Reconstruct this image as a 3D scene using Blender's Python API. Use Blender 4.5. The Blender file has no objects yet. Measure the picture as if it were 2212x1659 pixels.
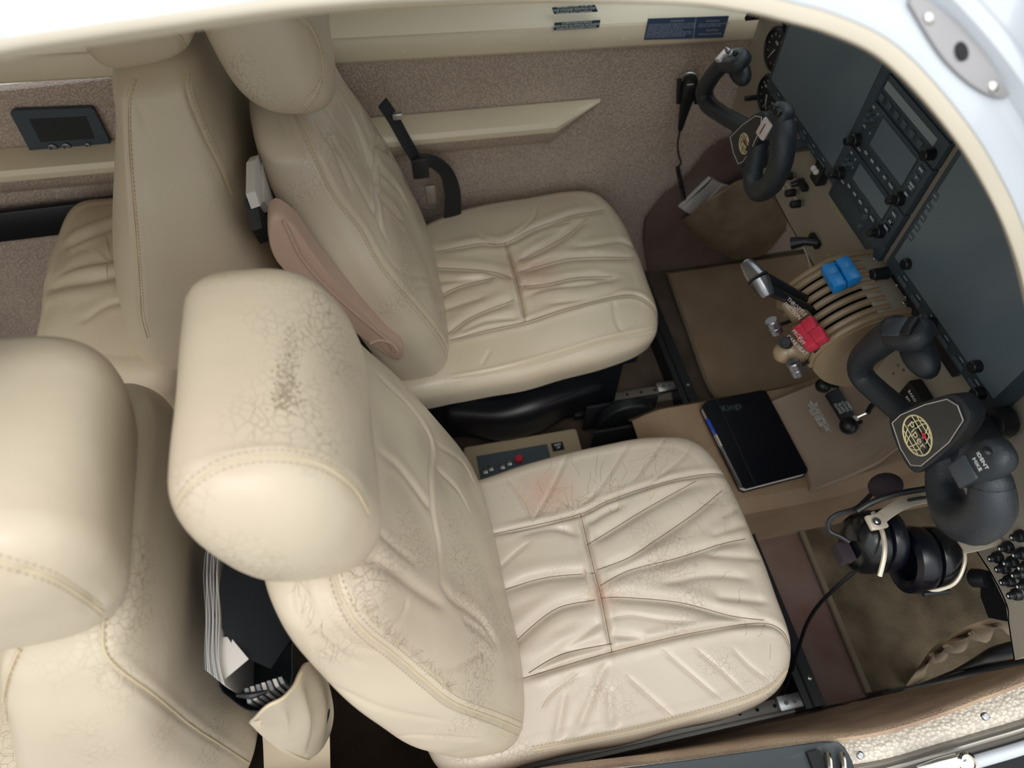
import bpy, bmesh, math, random
import numpy as np
from mathutils import Vector, Matrix
from mathutils.bvhtree import BVHTree
random.seed(7); np.random.seed(7)
scene = bpy.context.scene
col = scene.collection

# ------------------------------------------------------------------ camera
CAM = np.array([-0.036, -0.6948, 1.4837]); FPX = 1537.0; CX, CY = 1106.0, 830.0
RC = np.array([[0.9797662818579916, -0.19965437247746248, 0.014005873224920223],
               [-0.1572183230955532, -0.811046346649104, -0.5634591577658137],
               [0.12385649687111336, 0.5498563040811358, -0.8260251891105054]])
cam_data = bpy.data.cameras.new('camera'); cam = bpy.data.objects.new('camera', cam_data); col.objects.link(cam)
cam_data.sensor_fit = 'HORIZONTAL'; cam_data.sensor_width = 36.0
cam_data.lens = 36.0 * FPX / 2212.0
cam_data.clip_start = 0.01; cam_data.clip_end = 200
M4 = Matrix(((RC[0][0], -RC[1][0], -RC[2][0], CAM[0]), (RC[0][1], -RC[1][1], -RC[2][1], CAM[1]), (RC[0][2], -RC[1][2], -RC[2][2], CAM[2]), (0, 0, 0, 1)))
cam.matrix_world = M4
cam_data.dof.use_dof = True; cam_data.dof.focus_distance = 1.0; cam_data.dof.aperture_fstop = 4.0
scene.camera = cam

# ------------------------------------------------------------------ light
world = bpy.data.worlds.new('world'); scene.world = world; world.use_nodes = True
wn = world.node_tree; wn.nodes.clear()
wo = wn.nodes.new('ShaderNodeOutputWorld'); wb = wn.nodes.new('ShaderNodeBackground')
tc = wn.nodes.new('ShaderNodeTexCoord'); sx = wn.nodes.new('ShaderNodeSeparateXYZ'); rp = wn.nodes.new('ShaderNodeValToRGB')
wn.links.new(tc.outputs['Generated'], sx.inputs[0]); wn.links.new(sx.outputs['Z'], rp.inputs[0])
rp.color_ramp.elements[0].position = 0.0; rp.color_ramp.elements[0].color = (0.34, 0.33, 0.31, 1)
rp.color_ramp.elements[1].position = 0.06; rp.color_ramp.elements[1].color = (0.56, 0.60, 0.64, 1)
ze = rp.color_ramp.elements.new(0.85); ze.color = (0.97, 0.985, 1.0, 1)
wn.links.new(rp.outputs[0], wb.inputs[0]); wb.inputs[1].default_value = 1.75
wn.links.new(wb.outputs[0], wo.inputs[0])
sun_d = bpy.data.lights.new('sun', 'SUN'); sun = bpy.data.objects.new('sun', sun_d); col.objects.link(sun)
sun_d.energy = 1.0; sun_d.angle = math.radians(26); sun_d.color = (1.0, 0.96, 0.90)
sun.rotation_euler = Vector((0.16, 0.66, -1.0)).to_track_quat('-Z', 'Y').to_euler()
vs = scene.view_settings
vs.view_transform = 'Standard'; vs.look = 'None'; vs.gamma = 1.0; vs.use_curve_mapping = False
vs.exposure = 0.05

# ------------------------------------------------------------------ helpers
def ray(u, v):
    return np.array([(u - CX) / FPX, (v - CY) / FPX, 1.0]) @ RC
def at(u, v, x=None, y=None, z=None, t=None):
    """the place on a plane of the cabin (x, y or z fixed) seen at a point of the photograph"""
    d = ray(u, v)
    if x is not None: t = (x - CAM[0]) / d[0]
    elif y is not None: t = (y - CAM[1]) / d[1]
    elif z is not None: t = (z - CAM[2]) / d[2]
    return CAM + t * d
def V(*a): return np.array(a, float)
def unit(a): a = np.asarray(a, float); return a / (np.linalg.norm(a) + 1e-12)
def cr(pts, n=8, closed=False):
    """Catmull-Rom through points"""
    P = np.asarray(pts, float); m = len(P); out = []
    rng = range(m) if closed else range(m - 1)
    for i in rng:
        if closed: a, b, c, d = P[(i - 1) % m], P[i], P[(i + 1) % m], P[(i + 2) % m]
        else: a, b, c, d = P[max(i - 1, 0)], P[i], P[i + 1], P[min(i + 2, m - 1)]
        for k in range(n):
            t = k / n
            out.append(0.5 * ((2 * b) + (-a + c) * t + (2 * a - 5 * b + 4 * c - d) * t * t + (-a + 3 * b - 3 * c + d) * t ** 3))
    if not closed: out.append(P[-1])
    return np.array(out)
def resample(P, step=None, n=None):
    P = np.asarray(P, float); L = np.r_[0, np.cumsum(np.linalg.norm(np.diff(P, axis=0), axis=1))]
    if n is None: n = max(2, int(round(L[-1] / step)) + 1)
    s = np.linspace(0, L[-1], n)
    return np.stack([np.interp(s, L, P[:, k]) for k in range(P.shape[1])], 1)

MATS = {}
def srgb(c):
    if isinstance(c, str): c = [int(c[i:i + 2], 16) for i in (0, 2, 4)]
    return tuple((x / 255 / 12.92) if x / 255 <= 0.04045 else ((x / 255 + 0.055) / 1.055) ** 2.4 for x in c)
def mat(name, c, rough=0.5, metal=0.0, spec=0.5, noise=0.0, nscale=6.0, bump=0.0, bscale=200.0, btype='noise', c2=None, coat=0.0, emit=0.0, trans=0.0, bdist=0.001, plo=0.66):
    if name in MATS: return MATS[name]
    m = bpy.data.materials.new(name); m.use_nodes = True; nt = m.node_tree; N = nt.nodes; L = nt.links
    b = N['Principled BSDF']; rgb = srgb(c)
    b.inputs['Base Color'].default_value = (*rgb, 1); b.inputs['Roughness'].default_value = rough
    b.inputs['Metallic'].default_value = metal; b.inputs['Specular IOR Level'].default_value = spec
    b.inputs['Coat Weight'].default_value = coat; b.inputs['Transmission Weight'].default_value = trans
    tcn = N.new('ShaderNodeTexCoord')
    if noise or c2:
        nz = N.new('ShaderNodeTexNoise'); nz.inputs['Scale'].default_value = nscale; nz.inputs['Detail'].default_value = 4
        L.new(tcn.outputs['Object'], nz.inputs['Vector'])
        mx = N.new('ShaderNodeMix'); mx.data_type = 'RGBA'
        cc = srgb(c2) if c2 else tuple(v * (1 - noise) for v in rgb)
        rr = N.new('ShaderNodeMapRange'); rr.inputs[1].default_value = 0.35; rr.inputs[2].default_value = 0.65
        L.new(nz.outputs['Fac'], rr.inputs[0]); L.new(rr.outputs[0], mx.inputs[0])
        mx.inputs[6].default_value = (*rgb, 1); mx.inputs[7].default_value = (*cc, 1)
        L.new(mx.outputs[2], b.inputs['Base Color'])
    if bump:
        bp = N.new('ShaderNodeBump'); bp.inputs['Strength'].default_value = bump; bp.inputs['Distance'].default_value = bdist
        if btype == 'noise':
            t = N.new('ShaderNodeTexNoise'); t.inputs['Scale'].default_value = bscale; t.inputs['Detail'].default_value = 5; o = t.outputs['Fac']
        else:
            t = N.new('ShaderNodeTexVoronoi'); t.inputs['Scale'].default_value = bscale; o = t.outputs['Distance']
            if btype == 'edge': t.feature = 'DISTANCE_TO_EDGE'
            if btype == 'pebble':
                src = b.inputs['Base Color'].links[0].from_socket if b.inputs['Base Color'].links else None
                pr = N.new('ShaderNodeMapRange'); pr.inputs[1].default_value = 0.25; pr.inputs[2].default_value = 0.62; pr.inputs[3].default_value = 1.12; pr.inputs[4].default_value = plo; L.new(o, pr.inputs[0])
                vm = N.new('ShaderNodeVectorMath'); vm.operation = 'SCALE'; vm.inputs[0].default_value = rgb
                if src: L.new(src, vm.inputs[0])
                L.new(pr.outputs[0], vm.inputs['Scale']); L.new(vm.outputs[0], b.inputs['Base Color'])
                iv = N.new('ShaderNodeMath'); iv.operation = 'SUBTRACT'; iv.inputs[0].default_value = 1.0; L.new(o, iv.inputs[1]); o = iv.outputs[0]
        L.new(tcn.outputs['Object'], t.inputs['Vector']); L.new(o, bp.inputs['Height']); L.new(bp.outputs[0], b.inputs['Normal'])
    MATS[name] = m; return m

def thin_glass(name, tint='F4F8F8'):
    m = bpy.data.materials.new(name); m.use_nodes = True; nt = m.node_tree; nt.nodes.clear(); N = nt.nodes; L = nt.links
    o = N.new('ShaderNodeOutputMaterial'); t = N.new('ShaderNodeBsdfTransparent'); g = N.new('ShaderNodeBsdfGlossy'); g.inputs['Roughness'].default_value = 0.02; t.inputs[0].default_value = (*srgb(tint), 1)
    f = N.new('ShaderNodeFresnel'); x = N.new('ShaderNodeMixShader'); L.new(f.outputs[0], x.inputs[0]); L.new(t.outputs[0], x.inputs[1]); L.new(g.outputs[0], x.inputs[2]); L.new(x.outputs[0], o.inputs[0]); MATS[name] = m
def leather(name, c, c2, rough=0.42, cracks=0.25, crack_col=0.35, stains=()):
    """cream hide: slow tone drift, pore bump, a web of fine cracks that comes and goes"""
    m = bpy.data.materials.new(name); m.use_nodes = True; nt = m.node_tree; N = nt.nodes; L = nt.links
    b = N['Principled BSDF']; tcn = N.new('ShaderNodeTexCoord')
    b.inputs['Specular IOR Level'].default_value = 0.5
    nz = N.new('ShaderNodeTexNoise'); nz.inputs['Scale'].default_value = 5.0; nz.inputs['Detail'].default_value = 2; L.new(tcn.outputs['Object'], nz.inputs['Vector'])
    r1 = N.new('ShaderNodeMapRange'); r1.inputs[1].default_value = 0.45; r1.inputs[2].default_value = 0.75; L.new(nz.outputs['Fac'], r1.inputs[0])
    mx = N.new('ShaderNodeMix'); mx.data_type = 'RGBA'; mx.inputs[6].default_value = (*srgb(c), 1); mx.inputs[7].default_value = (*srgb(c2), 1); L.new(r1.outputs[0], mx.inputs[0])
    for sc_, sr_ in stains:
        ds = N.new('ShaderNodeVectorMath'); ds.operation = 'DISTANCE'; L.new(tcn.outputs['Object'], ds.inputs[0]); ds.inputs[1].default_value = sc_
        sn = N.new('ShaderNodeMath'); sn.operation = 'MULTIPLY_ADD'; L.new(nz.outputs['Fac'], sn.inputs[0]); sn.inputs[1].default_value = .05; L.new(ds.outputs['Value'], sn.inputs[2])
        sr = N.new('ShaderNodeMapRange'); sr.inputs[1].default_value = sr_ + .025; sr.inputs[2].default_value = sr_ * .3 + .025; sr.inputs[3].default_value = 0; sr.inputs[4].default_value = .55; L.new(sn.outputs[0], sr.inputs[0])
        m3 = N.new('ShaderNodeMix'); m3.data_type = 'RGBA'; L.new(sr.outputs[0], m3.inputs[0]); L.new(mx.outputs[2], m3.inputs[6]); m3.inputs[7].default_value = (*srgb('C29A86'), 1); mx = m3
    # crack web
    wz = N.new('ShaderNodeTexNoise'); wz.inputs['Scale'].default_value = 30; L.new(tcn.outputs['Object'], wz.inputs['Vector'])
    va = N.new('ShaderNodeVectorMath'); va.operation = 'MULTIPLY_ADD'; L.new(wz.outputs['Color'], va.inputs[0]); va.inputs[1].default_value = (0.018, 0.018, 0.018); L.new(tcn.outputs['Object'], va.inputs[2])
    vo = N.new('ShaderNodeTexVoronoi'); vo.feature = 'DISTANCE_TO_EDGE'; vo.inputs['Scale'].default_value = 115; L.new(va.outputs[0], vo.inputs['Vector'])
    r2 = N.new('ShaderNodeMapRange'); r2.inputs[1].default_value = 0.0; r2.inputs[2].default_value = 0.06; r2.inputs[3].default_value = 1; r2.inputs[4].default_value = 0; L.new(vo.outputs['Distance'], r2.inputs[0])
    mk = N.new('ShaderNodeTexNoise'); mk.inputs['Scale'].default_value = 7; mk.inputs['Detail'].default_value = 3; L.new(tcn.outputs['Object'], mk.inputs['Vector'])
    r3 = N.new('ShaderNodeMapRange'); r3.inputs[1].default_value = 0.52; r3.inputs[2].default_value = 0.66; L.new(mk.outputs['Fac'], r3.inputs[0])
    mm = N.new('ShaderNodeMath'); mm.operation = 'MULTIPLY'; L.new(r2.outputs[0], mm.inputs[0]); L.new(r3.outputs[0], mm.inputs[1])
    ms = N.new('ShaderNodeMath'); ms.operation = 'MULTIPLY'; L.new(mm.outputs[0], ms.inputs[0]); ms.inputs[1].default_value = crack_col * cracks * 2
    mx2 = N.new('ShaderNodeMix'); mx2.data_type = 'RGBA'; L.new(ms.outputs[0], mx2.inputs[0]); L.new(mx.outputs[2], mx2.inputs[6]); mx2.inputs[7].default_value = (*srgb((120, 95, 75)), 1)
    L.new(mx2.outputs[2], b.inputs['Base Color'])
    # bump: cracks + folds + pores
    fn = N.new('ShaderNodeTexNoise'); fn.inputs['Scale'].default_value = 28; fn.inputs['Detail'].default_value = 4; L.new(tcn.outputs['Object'], fn.inputs['Vector'])
    pv = N.new('ShaderNodeTexVoronoi'); pv.inputs['Scale'].default_value = 700; L.new(tcn.outputs['Object'], pv.inputs['Vector'])
    b1 = N.new('ShaderNodeBump'); b1.inputs['Strength'].default_value = 0.10; b1.inputs['Distance'].default_value = 0.0006; L.new(pv.outputs['Distance'], b1.inputs['Height'])
    b2 = N.new('ShaderNodeBump'); b2.inputs['Strength'].default_value = 0.25; b2.inputs['Distance'].default_value = 0.004; L.new(fn.outputs['Fac'], b2.inputs['Height']); L.new(b1.outputs[0], b2.inputs['Normal'])
    b3 = N.new('ShaderNodeBump'); b3.invert = True; b3.inputs['Strength'].default_value = cracks; b3.inputs['Distance'].default_value = 0.001; L.new(mm.outputs[0], b3.inputs['Height']); L.new(b2.outputs[0], b3.inputs['Normal'])
    L.new(b3.outputs[0], b.inputs['Normal'])
    rr = N.new('ShaderNodeMapRange'); rr.inputs[3].default_value = rough - 0.08; rr.inputs[4].default_value = rough + 0.1; L.new(fn.outputs['Fac'], rr.inputs[0]); L.new(rr.outputs[0], b.inputs['Roughness'])
    MATS[name] = m; return m

class MB:
    """collects shapes; build() links them as one mesh object"""
    def __init__(s): s.v = []; s.f = []; s.n = 0
    def add(s, verts, faces):
        verts = np.asarray(verts, float); s.v.append(verts); s.f += [tuple(i + s.n for i in f) for f in faces]; s.n += len(verts); return s
    def box(s, c, size, R=None, bev=0.0):
        c = np.asarray(c, float); h = np.asarray(size, float) / 2; R = np.eye(3) if R is None else np.asarray(R, float)
        if bev <= 0:
            vs_ = [[sx_ * h[0], sy_ * h[1], sz_ * h[2]] for sx_ in (-1, 1) for sy_ in (-1, 1) for sz_ in (-1, 1)]
            return s.add(np.array(vs_) @ R + c, [(0, 1, 3, 2), (4, 6, 7, 5), (0, 4, 5, 1), (2, 3, 7, 6), (0, 2, 6, 4), (1, 5, 7, 3)])
        bm = bmesh.new(); bmesh.ops.create_cube(bm, size=1)
        for v in bm.verts: v.co = Vector((v.co.x * size[0], v.co.y * size[1], v.co.z * size[2]))
        bmesh.ops.bevel(bm, geom=bm.edges[:], offset=min(bev, min(size) * 0.45), segments=2, affect='EDGES', profile=0.5)
        bm.verts.index_update(); vv = np.array([v.co[:] for v in bm.verts]) @ R + c; ff = [tuple(v.index for v in f.verts) for f in bm.faces]; bm.free()
        return s.add(vv, ff)
    def tube(s, P, r, k=10, cap=True, flat=None):
        """round (or flattened: flat=(normal, thickness ratio)) bar along a path; r scalar or list"""
        P = np.asarray(P, float); n = len(P); r = np.broadcast_to(np.asarray(r, float), (n,)) if np.ndim(r) == 0 or len(np.atleast_1d(r)) == n else np.interp(np.linspace(0, 1, n), np.linspace(0, 1, len(r)), r)
        T = np.gradient(P, axis=0); T = T / (np.linalg.norm(T, axis=1)[:, None] + 1e-12)
        up = np.array([0, 0, 1.0]) if flat is None else unit(flat[0])
        if flat is None and abs(T[0] @ up) > 0.9: up = np.array([0, 1.0, 0])
        verts = []; prev = up
        for i in range(n):
            a = (up if flat is not None else prev); a = a - T[i] * (a @ T[i])
            a = unit(a); prev = a; b = np.cross(T[i], a)
            for j in range(k):
                th = 2 * math.pi * j / k
                ca, sb = math.cos(th), math.sin(th)
                if flat is not None: ca *= flat[1]
                verts.append(P[i] + r[i] * (ca * a + sb * b))
        faces = [(i * k + j, i * k + (j + 1) % k, (i + 1) * k + (j + 1) % k, (i + 1) * k + j) for i in range(n - 1) for j in range(k)]
        if cap: faces += [tuple(range(k - 1, -1, -1)), tuple((n - 1) * k + j for j in range(k))]
        return s.add(verts, faces)
    def lathe(s, o, d, prof, k=24, ex=None, sc=(1, 1)):
        """prof: list of (radius, distance along d)"""
        o = np.asarray(o, float); d = unit(d); a = np.array([0, 0, 1.0]) if ex is None else np.asarray(ex, float)
        if abs(a @ d) > 0.95: a = np.array([0, 1.0, 0])
        a = unit(a - d * (a @ d)); b = np.cross(d, a); verts = []
        for r, h in prof:
            for j in range(k):
                th = 2 * math.pi * j / k; verts.append(o + d * h + r * (math.cos(th) * a * sc[0] + math.sin(th) * b * sc[1]))
        n = len(prof); faces = [(i * k + j, i * k + (j + 1) % k, (i + 1) * k + (j + 1) % k, (i + 1) * k + j) for i in range(n - 1) for j in range(k)]
        faces += [tuple(range(k - 1, -1, -1)), tuple((n - 1) * k + j for j in range(k))]
        return s.add(verts, faces)
    def cyl(s, a, b, r, k=20, bev=0.0):
        a = np.asarray(a, float); b = np.asarray(b, float); L_ = np.linalg.norm(b - a); q = min(bev, r * 0.6, L_ * 0.4)
        prof = [(r, 0), (r, L_)] if q <= 0 else [(r - q, 0), (r - q * 0.3, q * 0.3), (r, q), (r, L_ - q), (r - q * 0.3, L_ - q * 0.3), (r - q, L_)]
        return s.lathe(a, b - a, prof, k)
    def ball(s, c, r, k=18, m=10, sc=(1, 1, 1), R=None):
        c = np.asarray(c, float); verts = []; R = np.eye(3) if R is None else R
        for i in range(m + 1):
            ph = math.pi * (0.02 + 0.96 * i / m)
            for j in range(k):
                th = 2 * math.pi * j / k; verts.append(np.array([r * sc[0] * math.sin(ph) * math.cos(th), r * sc[1] * math.sin(ph) * math.sin(th), r * sc[2] * math.cos(ph)]) @ R + c)
        faces = [(i * k + (j + 1) % k, i * k + j, (i + 1) * k + j, (i + 1) * k + (j + 1) % k) for i in range(m) for j in range(k)]
        faces += [tuple(range(k)), tuple(m * k + j for j in range(k - 1, -1, -1))]
        return s.add(verts, faces)
    def prism(s, poly, off):
        """polygon (3D, planar) extruded by the vector off"""
        P = np.asarray(poly, float); n = len(P); off = np.asarray(off, float)
        faces = [tuple(range(n - 1, -1, -1)), tuple(range(n, 2 * n))] + [(i, (i + 1) % n, n + (i + 1) % n, n + i) for i in range(n)]
        return s.add(np.r_[P, P + off], faces)
    def grid(s, G, closed=False, caps=False):
        """G: rows x cols x 3"""
        G = np.asarray(G, float); a, b = G.shape[:2]; bb = b if closed else b - 1
        faces = [(i * b + j, i * b + (j + 1) % b, (i + 1) * b + (j + 1) % b, (i + 1) * b + j) for i in range(a - 1) for j in range(bb)]
        if caps: faces += [tuple(range(b - 1, -1, -1)), tuple((a - 1) * b + j for j in range(b))]
        return s.add(G.reshape(-1, 3), faces)
    def sheet(s, G, off):
        """grid surface with thickness vector off"""
        G = np.asarray(G, float); a, b = G.shape[:2]; o = np.asarray(off, float)
        H = G + o; n = a * b
        f = [(i * b + j, i * b + j + 1, (i + 1) * b + j + 1, (i + 1) * b + j) for i in range(a - 1) for j in range(b - 1)]
        f2 = [tuple(x + n for x in q[::-1]) for q in f]
        e = [(j + 1, j, n + j, n + j + 1) for j in range(b - 1)] + [((a - 1) * b + j, (a - 1) * b + j + 1, n + (a - 1) * b + j + 1, n + (a - 1) * b + j) for j in range(b - 1)]
        e += [(i * b, (i + 1) * b, n + (i + 1) * b, n + i * b) for i in range(a - 1)] + [((i + 1) * b + b - 1, i * b + b - 1, n + i * b + b - 1, n + (i + 1) * b + b - 1) for i in range(a - 1)]
        return s.add(np.r_[G.reshape(-1, 3), H.reshape(-1, 3)], f + f2 + e)
    def arrays(s): return np.concatenate(s.v), s.f
    def build(s, name, m, parent=None, smooth=True, label=None, kind=None, auto=35):
        vv, ff = s.arrays()
        o = np.zeros(3) if parent is None else np.array(parent['_o'])
        if parent is None: o = np.array([(vv[:, 0].min() + vv[:, 0].max()) / 2, (vv[:, 1].min() + vv[:, 1].max()) / 2, vv[:, 2].min()])
        return mesh_obj(name, vv, ff, m, parent, smooth, label, kind, auto, o)
def mesh_obj(name, vv, ff, m, parent=None, smooth=True, label=None, kind=None, auto=35, o=None):
    me = bpy.data.meshes.new(name)
    me.from_pydata((vv - o).tolist(), [], ff); me.update()
    bm = bmesh.new(); bm.from_mesh(me); bmesh.ops.recalc_face_normals(bm, faces=bm.faces); bm.to_mesh(me); bm.free()
    if smooth:
        me.polygons.foreach_set('use_smooth', [True] * len(me.polygons))
        if auto: me.set_sharp_from_angle(angle=math.radians(auto))
    me.materials.append(m if not isinstance(m, str) else MATS[m])
    ob = bpy.data.objects.new(name, me); col.objects.link(ob)
    if parent is not None:
        ob.parent = parent; ob.location = Vector((o - np.array(parent['_o'])).tolist()); ob['_o'] = [float(q) for q in o]
    else: ob.location = Vector(o.tolist()); ob['_o'] = [float(q) for q in o]
    if label: ob['label'] = label
    if kind: ob['kind'] = kind
    return ob
def thing(name, loc, label, cat, group=None):
    o = bpy.data.objects.new(name, None); o.empty_display_size = 0.02; col.objects.link(o); o.location = Vector([float(q) for q in loc]); o['_o'] = [float(q) for q in loc]
    o['label'] = label; o['category'] = cat
    if group: o['group'] = group
    return o
def tag(o, label, cat, group=None):
    o['label'] = label; o['category'] = cat
    if group: o['group'] = group
    return o
def copy_tree(o, d, label=None, parent=None):
    c = o.copy(); col.objects.link(c)
    if parent is not None: c.parent = parent
    else: c.location = o.location + Vector([float(q) for q in d])
    c['_o'] = [float(a + b) for a, b in zip(o['_o'], d)]
    if label: c['label'] = label
    for ch in [q for q in list(bpy.data.objects) if q.parent == o]: copy_tree(ch, d, None, c)
    return c
def text_mesh(txt, size, origin, right, up, m, parent, name='lettering', depth=0.0002, align='LEFT', spacing=1.0, kind=None, label=None, line=1.0):
    cu = bpy.data.curves.new('txt', 'FONT'); cu.body = txt; cu.size = size; cu.align_x = align; cu.align_y = 'CENTER'; cu.extrude = depth; cu.resolution_u = 2
    cu.space_character = spacing; cu.space_line = line
    ob = bpy.data.objects.new('txt', cu); col.objects.link(ob)
    dg = bpy.context.evaluated_depsgraph_get(); me = bpy.data.meshes.new_from_object(ob.evaluated_get(dg)); bpy.data.objects.remove(ob); bpy.data.curves.remove(cu)
    r = unit(right); u = unit(np.asarray(up, float) - r * (np.asarray(up, float) @ r)); n = np.cross(r, u)
    vv = np.array([v.co[:] for v in me.vertices]) if len(me.vertices) else np.zeros((3, 3)); ff = [tuple(p.vertices) for p in me.polygons]; bpy.data.meshes.remove(me)
    W = np.asarray(origin, float) + vv[:, :1] * r + vv[:, 1:2] * u + vv[:, 2:] * n
    return mesh_obj(name, W, ff, m, parent, False, label, kind, 0, np.array(parent['_o']) if parent is not None else W.mean(0))

def se_section(n, N=96, aspect=(1, 1)):
    """superellipse resampled to even arc length"""
    th = np.linspace(0, 2 * math.pi, 721); c, s_ = np.cos(th), np.sin(th)
    P = np.c_[np.sign(c) * np.abs(c) ** (2 / n) * aspect[0], np.sign(s_) * np.abs(s_) ** (2 / n) * aspect[1]]
    L_ = np.r_[0, np.cumsum(np.linalg.norm(np.diff(P, axis=0), axis=1))]; q = np.linspace(0, L_[-1], N + 1)[:-1]
    return np.c_[np.interp(q, L_, P[:, 0]) / aspect[0], np.interp(q, L_, P[:, 1]) / aspect[1]]
def loft(secs, N=120, M=80, cap0=(0.0, 2.0), cap1=(0.0, 2.0), exp=4.0):
    """secs: rows of (center3, vecA3, vecB3): body through superellipse sections; caps = (length, roundness)"""
    S = np.array([np.r_[c, a, b] for c, a, b in secs], float)
    S = cr(S, 24); L_ = np.r_[0, np.cumsum(np.linalg.norm(np.diff(S[:, :3], axis=0), axis=1))]
    T = L_[-1]; rows = []
    l0, r0 = cap0; l1, r1 = cap1
    a = math.sqrt(0)
    ph0 = np.linspace(0, math.pi / 2, 14)[:-1] if l0 > 0 else []
    ph1 = np.linspace(math.pi / 2, math.pi, 14)[1:] if l1 > 0 else []
    items = [(l0 * (1 - math.sin(p) ** (2 / r0) if False else 1 - math.sin(p)), 1) for p in []]
    prof = []
    for p in ph0: prof.append((l0 * (1 - abs(math.cos(p)) ** (2 / r0)), abs(math.sin(p)) ** (2 / r0)))
    for s_ in np.linspace(l0, T - l1, M): prof.append((s_, 1.0))
    for p in ph1: prof.append((T - l1 * (1 - abs(math.cos(p)) ** (2 / r1)), abs(math.sin(p)) ** (2 / r1)))
    G = []
    asp = (np.linalg.norm(S[len(S) // 2, 3:6]), np.linalg.norm(S[len(S) // 2, 6:9])); base = se_section(exp, N, asp)
    for s_, k in prof:
        q = np.array([np.interp(s_, L_, S[:, i]) for i in range(9)]); k = max(k, 0.004)
        G.append(q[:3] + k * (base[:, :1] * q[3:6] + base[:, 1:] * q[6:9]))
    return np.array(G)
def vnormals(vv, F):
    F = np.asarray(F); a, b, c, d = (vv[F[:, i]] for i in range(4)); n = np.cross(c - a, d - b); N_ = np.zeros_like(vv)
    for i in range(4): np.add.at(N_, F[:, i], n)
    return N_ / (np.linalg.norm(N_, axis=1)[:, None] + 1e-12)
def seg_dist(P, A, B):
    d = B - A; t = np.clip(((P - A) @ d) / (d @ d + 1e-12), 0, 1); return np.linalg.norm(P - A - t[:, None] * d, axis=1), t
_BV = [None, None]
def bvh_of(vv, F):
    if _BV[0] is not vv: _BV[1] = BVHTree.FromPolygons(vv.tolist(), F.tolist()); _BV[0] = vv
    return _BV[1]
def drape(vv, F, px, lift=0.0, step=0.004, offset=(0, 0, 0)):
    """photo polyline -> points lying on the body (real surface positions)"""
    bvh = bvh_of(vv, F); out = []
    P = resample(cr(np.array(px, float), 8), step=5)
    for u, v in P:
        d = ray(u, v); h = bvh.ray_cast(Vector(CAM.tolist()), Vector(unit(d).tolist()))
        if h[0] is not None:
            nn = np.array(h[1]); nn = nn if nn @ d < 0 else -nn
            out.append(np.array(h[0]) + nn * lift)
    return resample(np.array(out), step=step) if len(out) > 1 else None
def crease(vv, F, lines, sign=1.0):
    """press fold lines into a body: each = (3D polyline, width, depth, puff)"""
    Nn = vnormals(vv, F); D = np.zeros(len(vv))
    for P, w, dep, puff in lines:
        if P is None or len(P) < 2: continue
        lo = P.min(0) - 6 * w; hi = P.max(0) + 6 * w
        idx = np.where(((vv > lo) & (vv < hi)).all(1))[0]
        if not len(idx): continue
        q = vv[idx]; best = np.full(len(idx), 9.0); bt = np.zeros(len(idx)); n = len(P) - 1
        for i in range(n):
            d_, t_ = seg_dist(q, P[i], P[i + 1]); m_ = d_ < best; best[m_] = d_[m_]; bt[m_] = (i + t_[m_]) / n
        fade = np.clip(np.minimum(bt, 1 - bt) * 6 + 0.15, 0, 1)
        D[idx] += fade * (-dep * np.exp(-(best / w) ** 2) + puff * np.exp(-((best - 2.6 * w) / (1.5 * w)) ** 2))
    return vv + sign * Nn * D[:, None]
def stitches(mb, P, step=0.006, ln=0.0035, r=0.0006, nrm=None):
    P = resample(P, step=step)
    for i in range(len(P) - 1):
        d = unit(P[i + 1] - P[i]); mb.tube([P[i], P[i] + d * ln * 0.5, P[i] + d * ln], [r * 0.5, r, r * 0.5], k=5)
    return mb
mat('piping', 'CDBD9D', 0.45); mat('thread', 'AE9A78', 0.8)
mat('crease_dark', '6B5844', 0.7)
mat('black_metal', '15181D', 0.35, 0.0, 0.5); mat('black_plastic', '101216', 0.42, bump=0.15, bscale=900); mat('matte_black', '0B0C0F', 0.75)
mat('webbing', '17191D', 0.6, bump=0.4, bscale=500, btype='voronoi'); mat('steel', 'B9BABC', 0.3, 1.0); mat('alu', 'A8A49C', 0.45, 0.9); mat('chrome', 'E8E4DC', 0.12, 1.0)
mat('tan_plastic', 'BFA290', 0.40, bump=0.1, bscale=700)
# ================================================================== SHELL OF THE CABIN
mat('carpet', '5C5046', 0.95, bump=0.8, bscale=420, c2='473D37', nscale=9, spec=0.1, bdist=0.003)
mat('carpet_tan', '94806A', 0.95, bump=0.9, bscale=380, c2='8C765F', nscale=12, spec=0.1, bdist=0.003)
mat('carpet_mat', '6E6250', 0.95, bump=0.8, bscale=320, c2='4E4638', nscale=14, spec=0.1, bdist=0.003)
mat('carpet_rose', '7A6860', 0.95, bump=0.8, bscale=420, c2='6E5650', nscale=9, spec=0.1, bdist=0.003)
mat('pebble', 'C2B0A0', 0.40, bump=0.8, bscale=210, btype='pebble', c2='B4A192', nscale=4, bdist=0.002, plo=.80)
mat('pebble_light', 'E4DACA', 0.45, bump=0.9, bscale=200, btype='pebble', bdist=0.002, plo=.82)
mat('cream_trim', 'E0D3B8', 0.38, noise=0.06); mat('cream_skylit', 'F4EAD2', 0.4); mat('white_paint', 'C6CCD2', 0.25, coat=0.3, noise=0.05, nscale=8); mat('carpet_side_lit', 'C2AA90', 0.95, bump=0.9, bscale=380, c2='A88F7C', nscale=12, spec=0.1, bdist=0.003); mat('lip_cream', 'C8BFAC', 0.4)
thin_glass('glass'); mat('dark_void', '17181A', 0.9); mat('headliner', 'D9CDB9', 0.8)
mat('placard', '26404A', 0.5); mat('placard_blue', '40506B', 0.5); mat('white_ink', 'E6ECEC', 0.6); mat('grey_ink', '9FA9B8', 0.6)
mat('sill_metal', '8F8B84', 0.3, 0.8)
def structure(o): o['kind'] = 'structure'; return o
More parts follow.
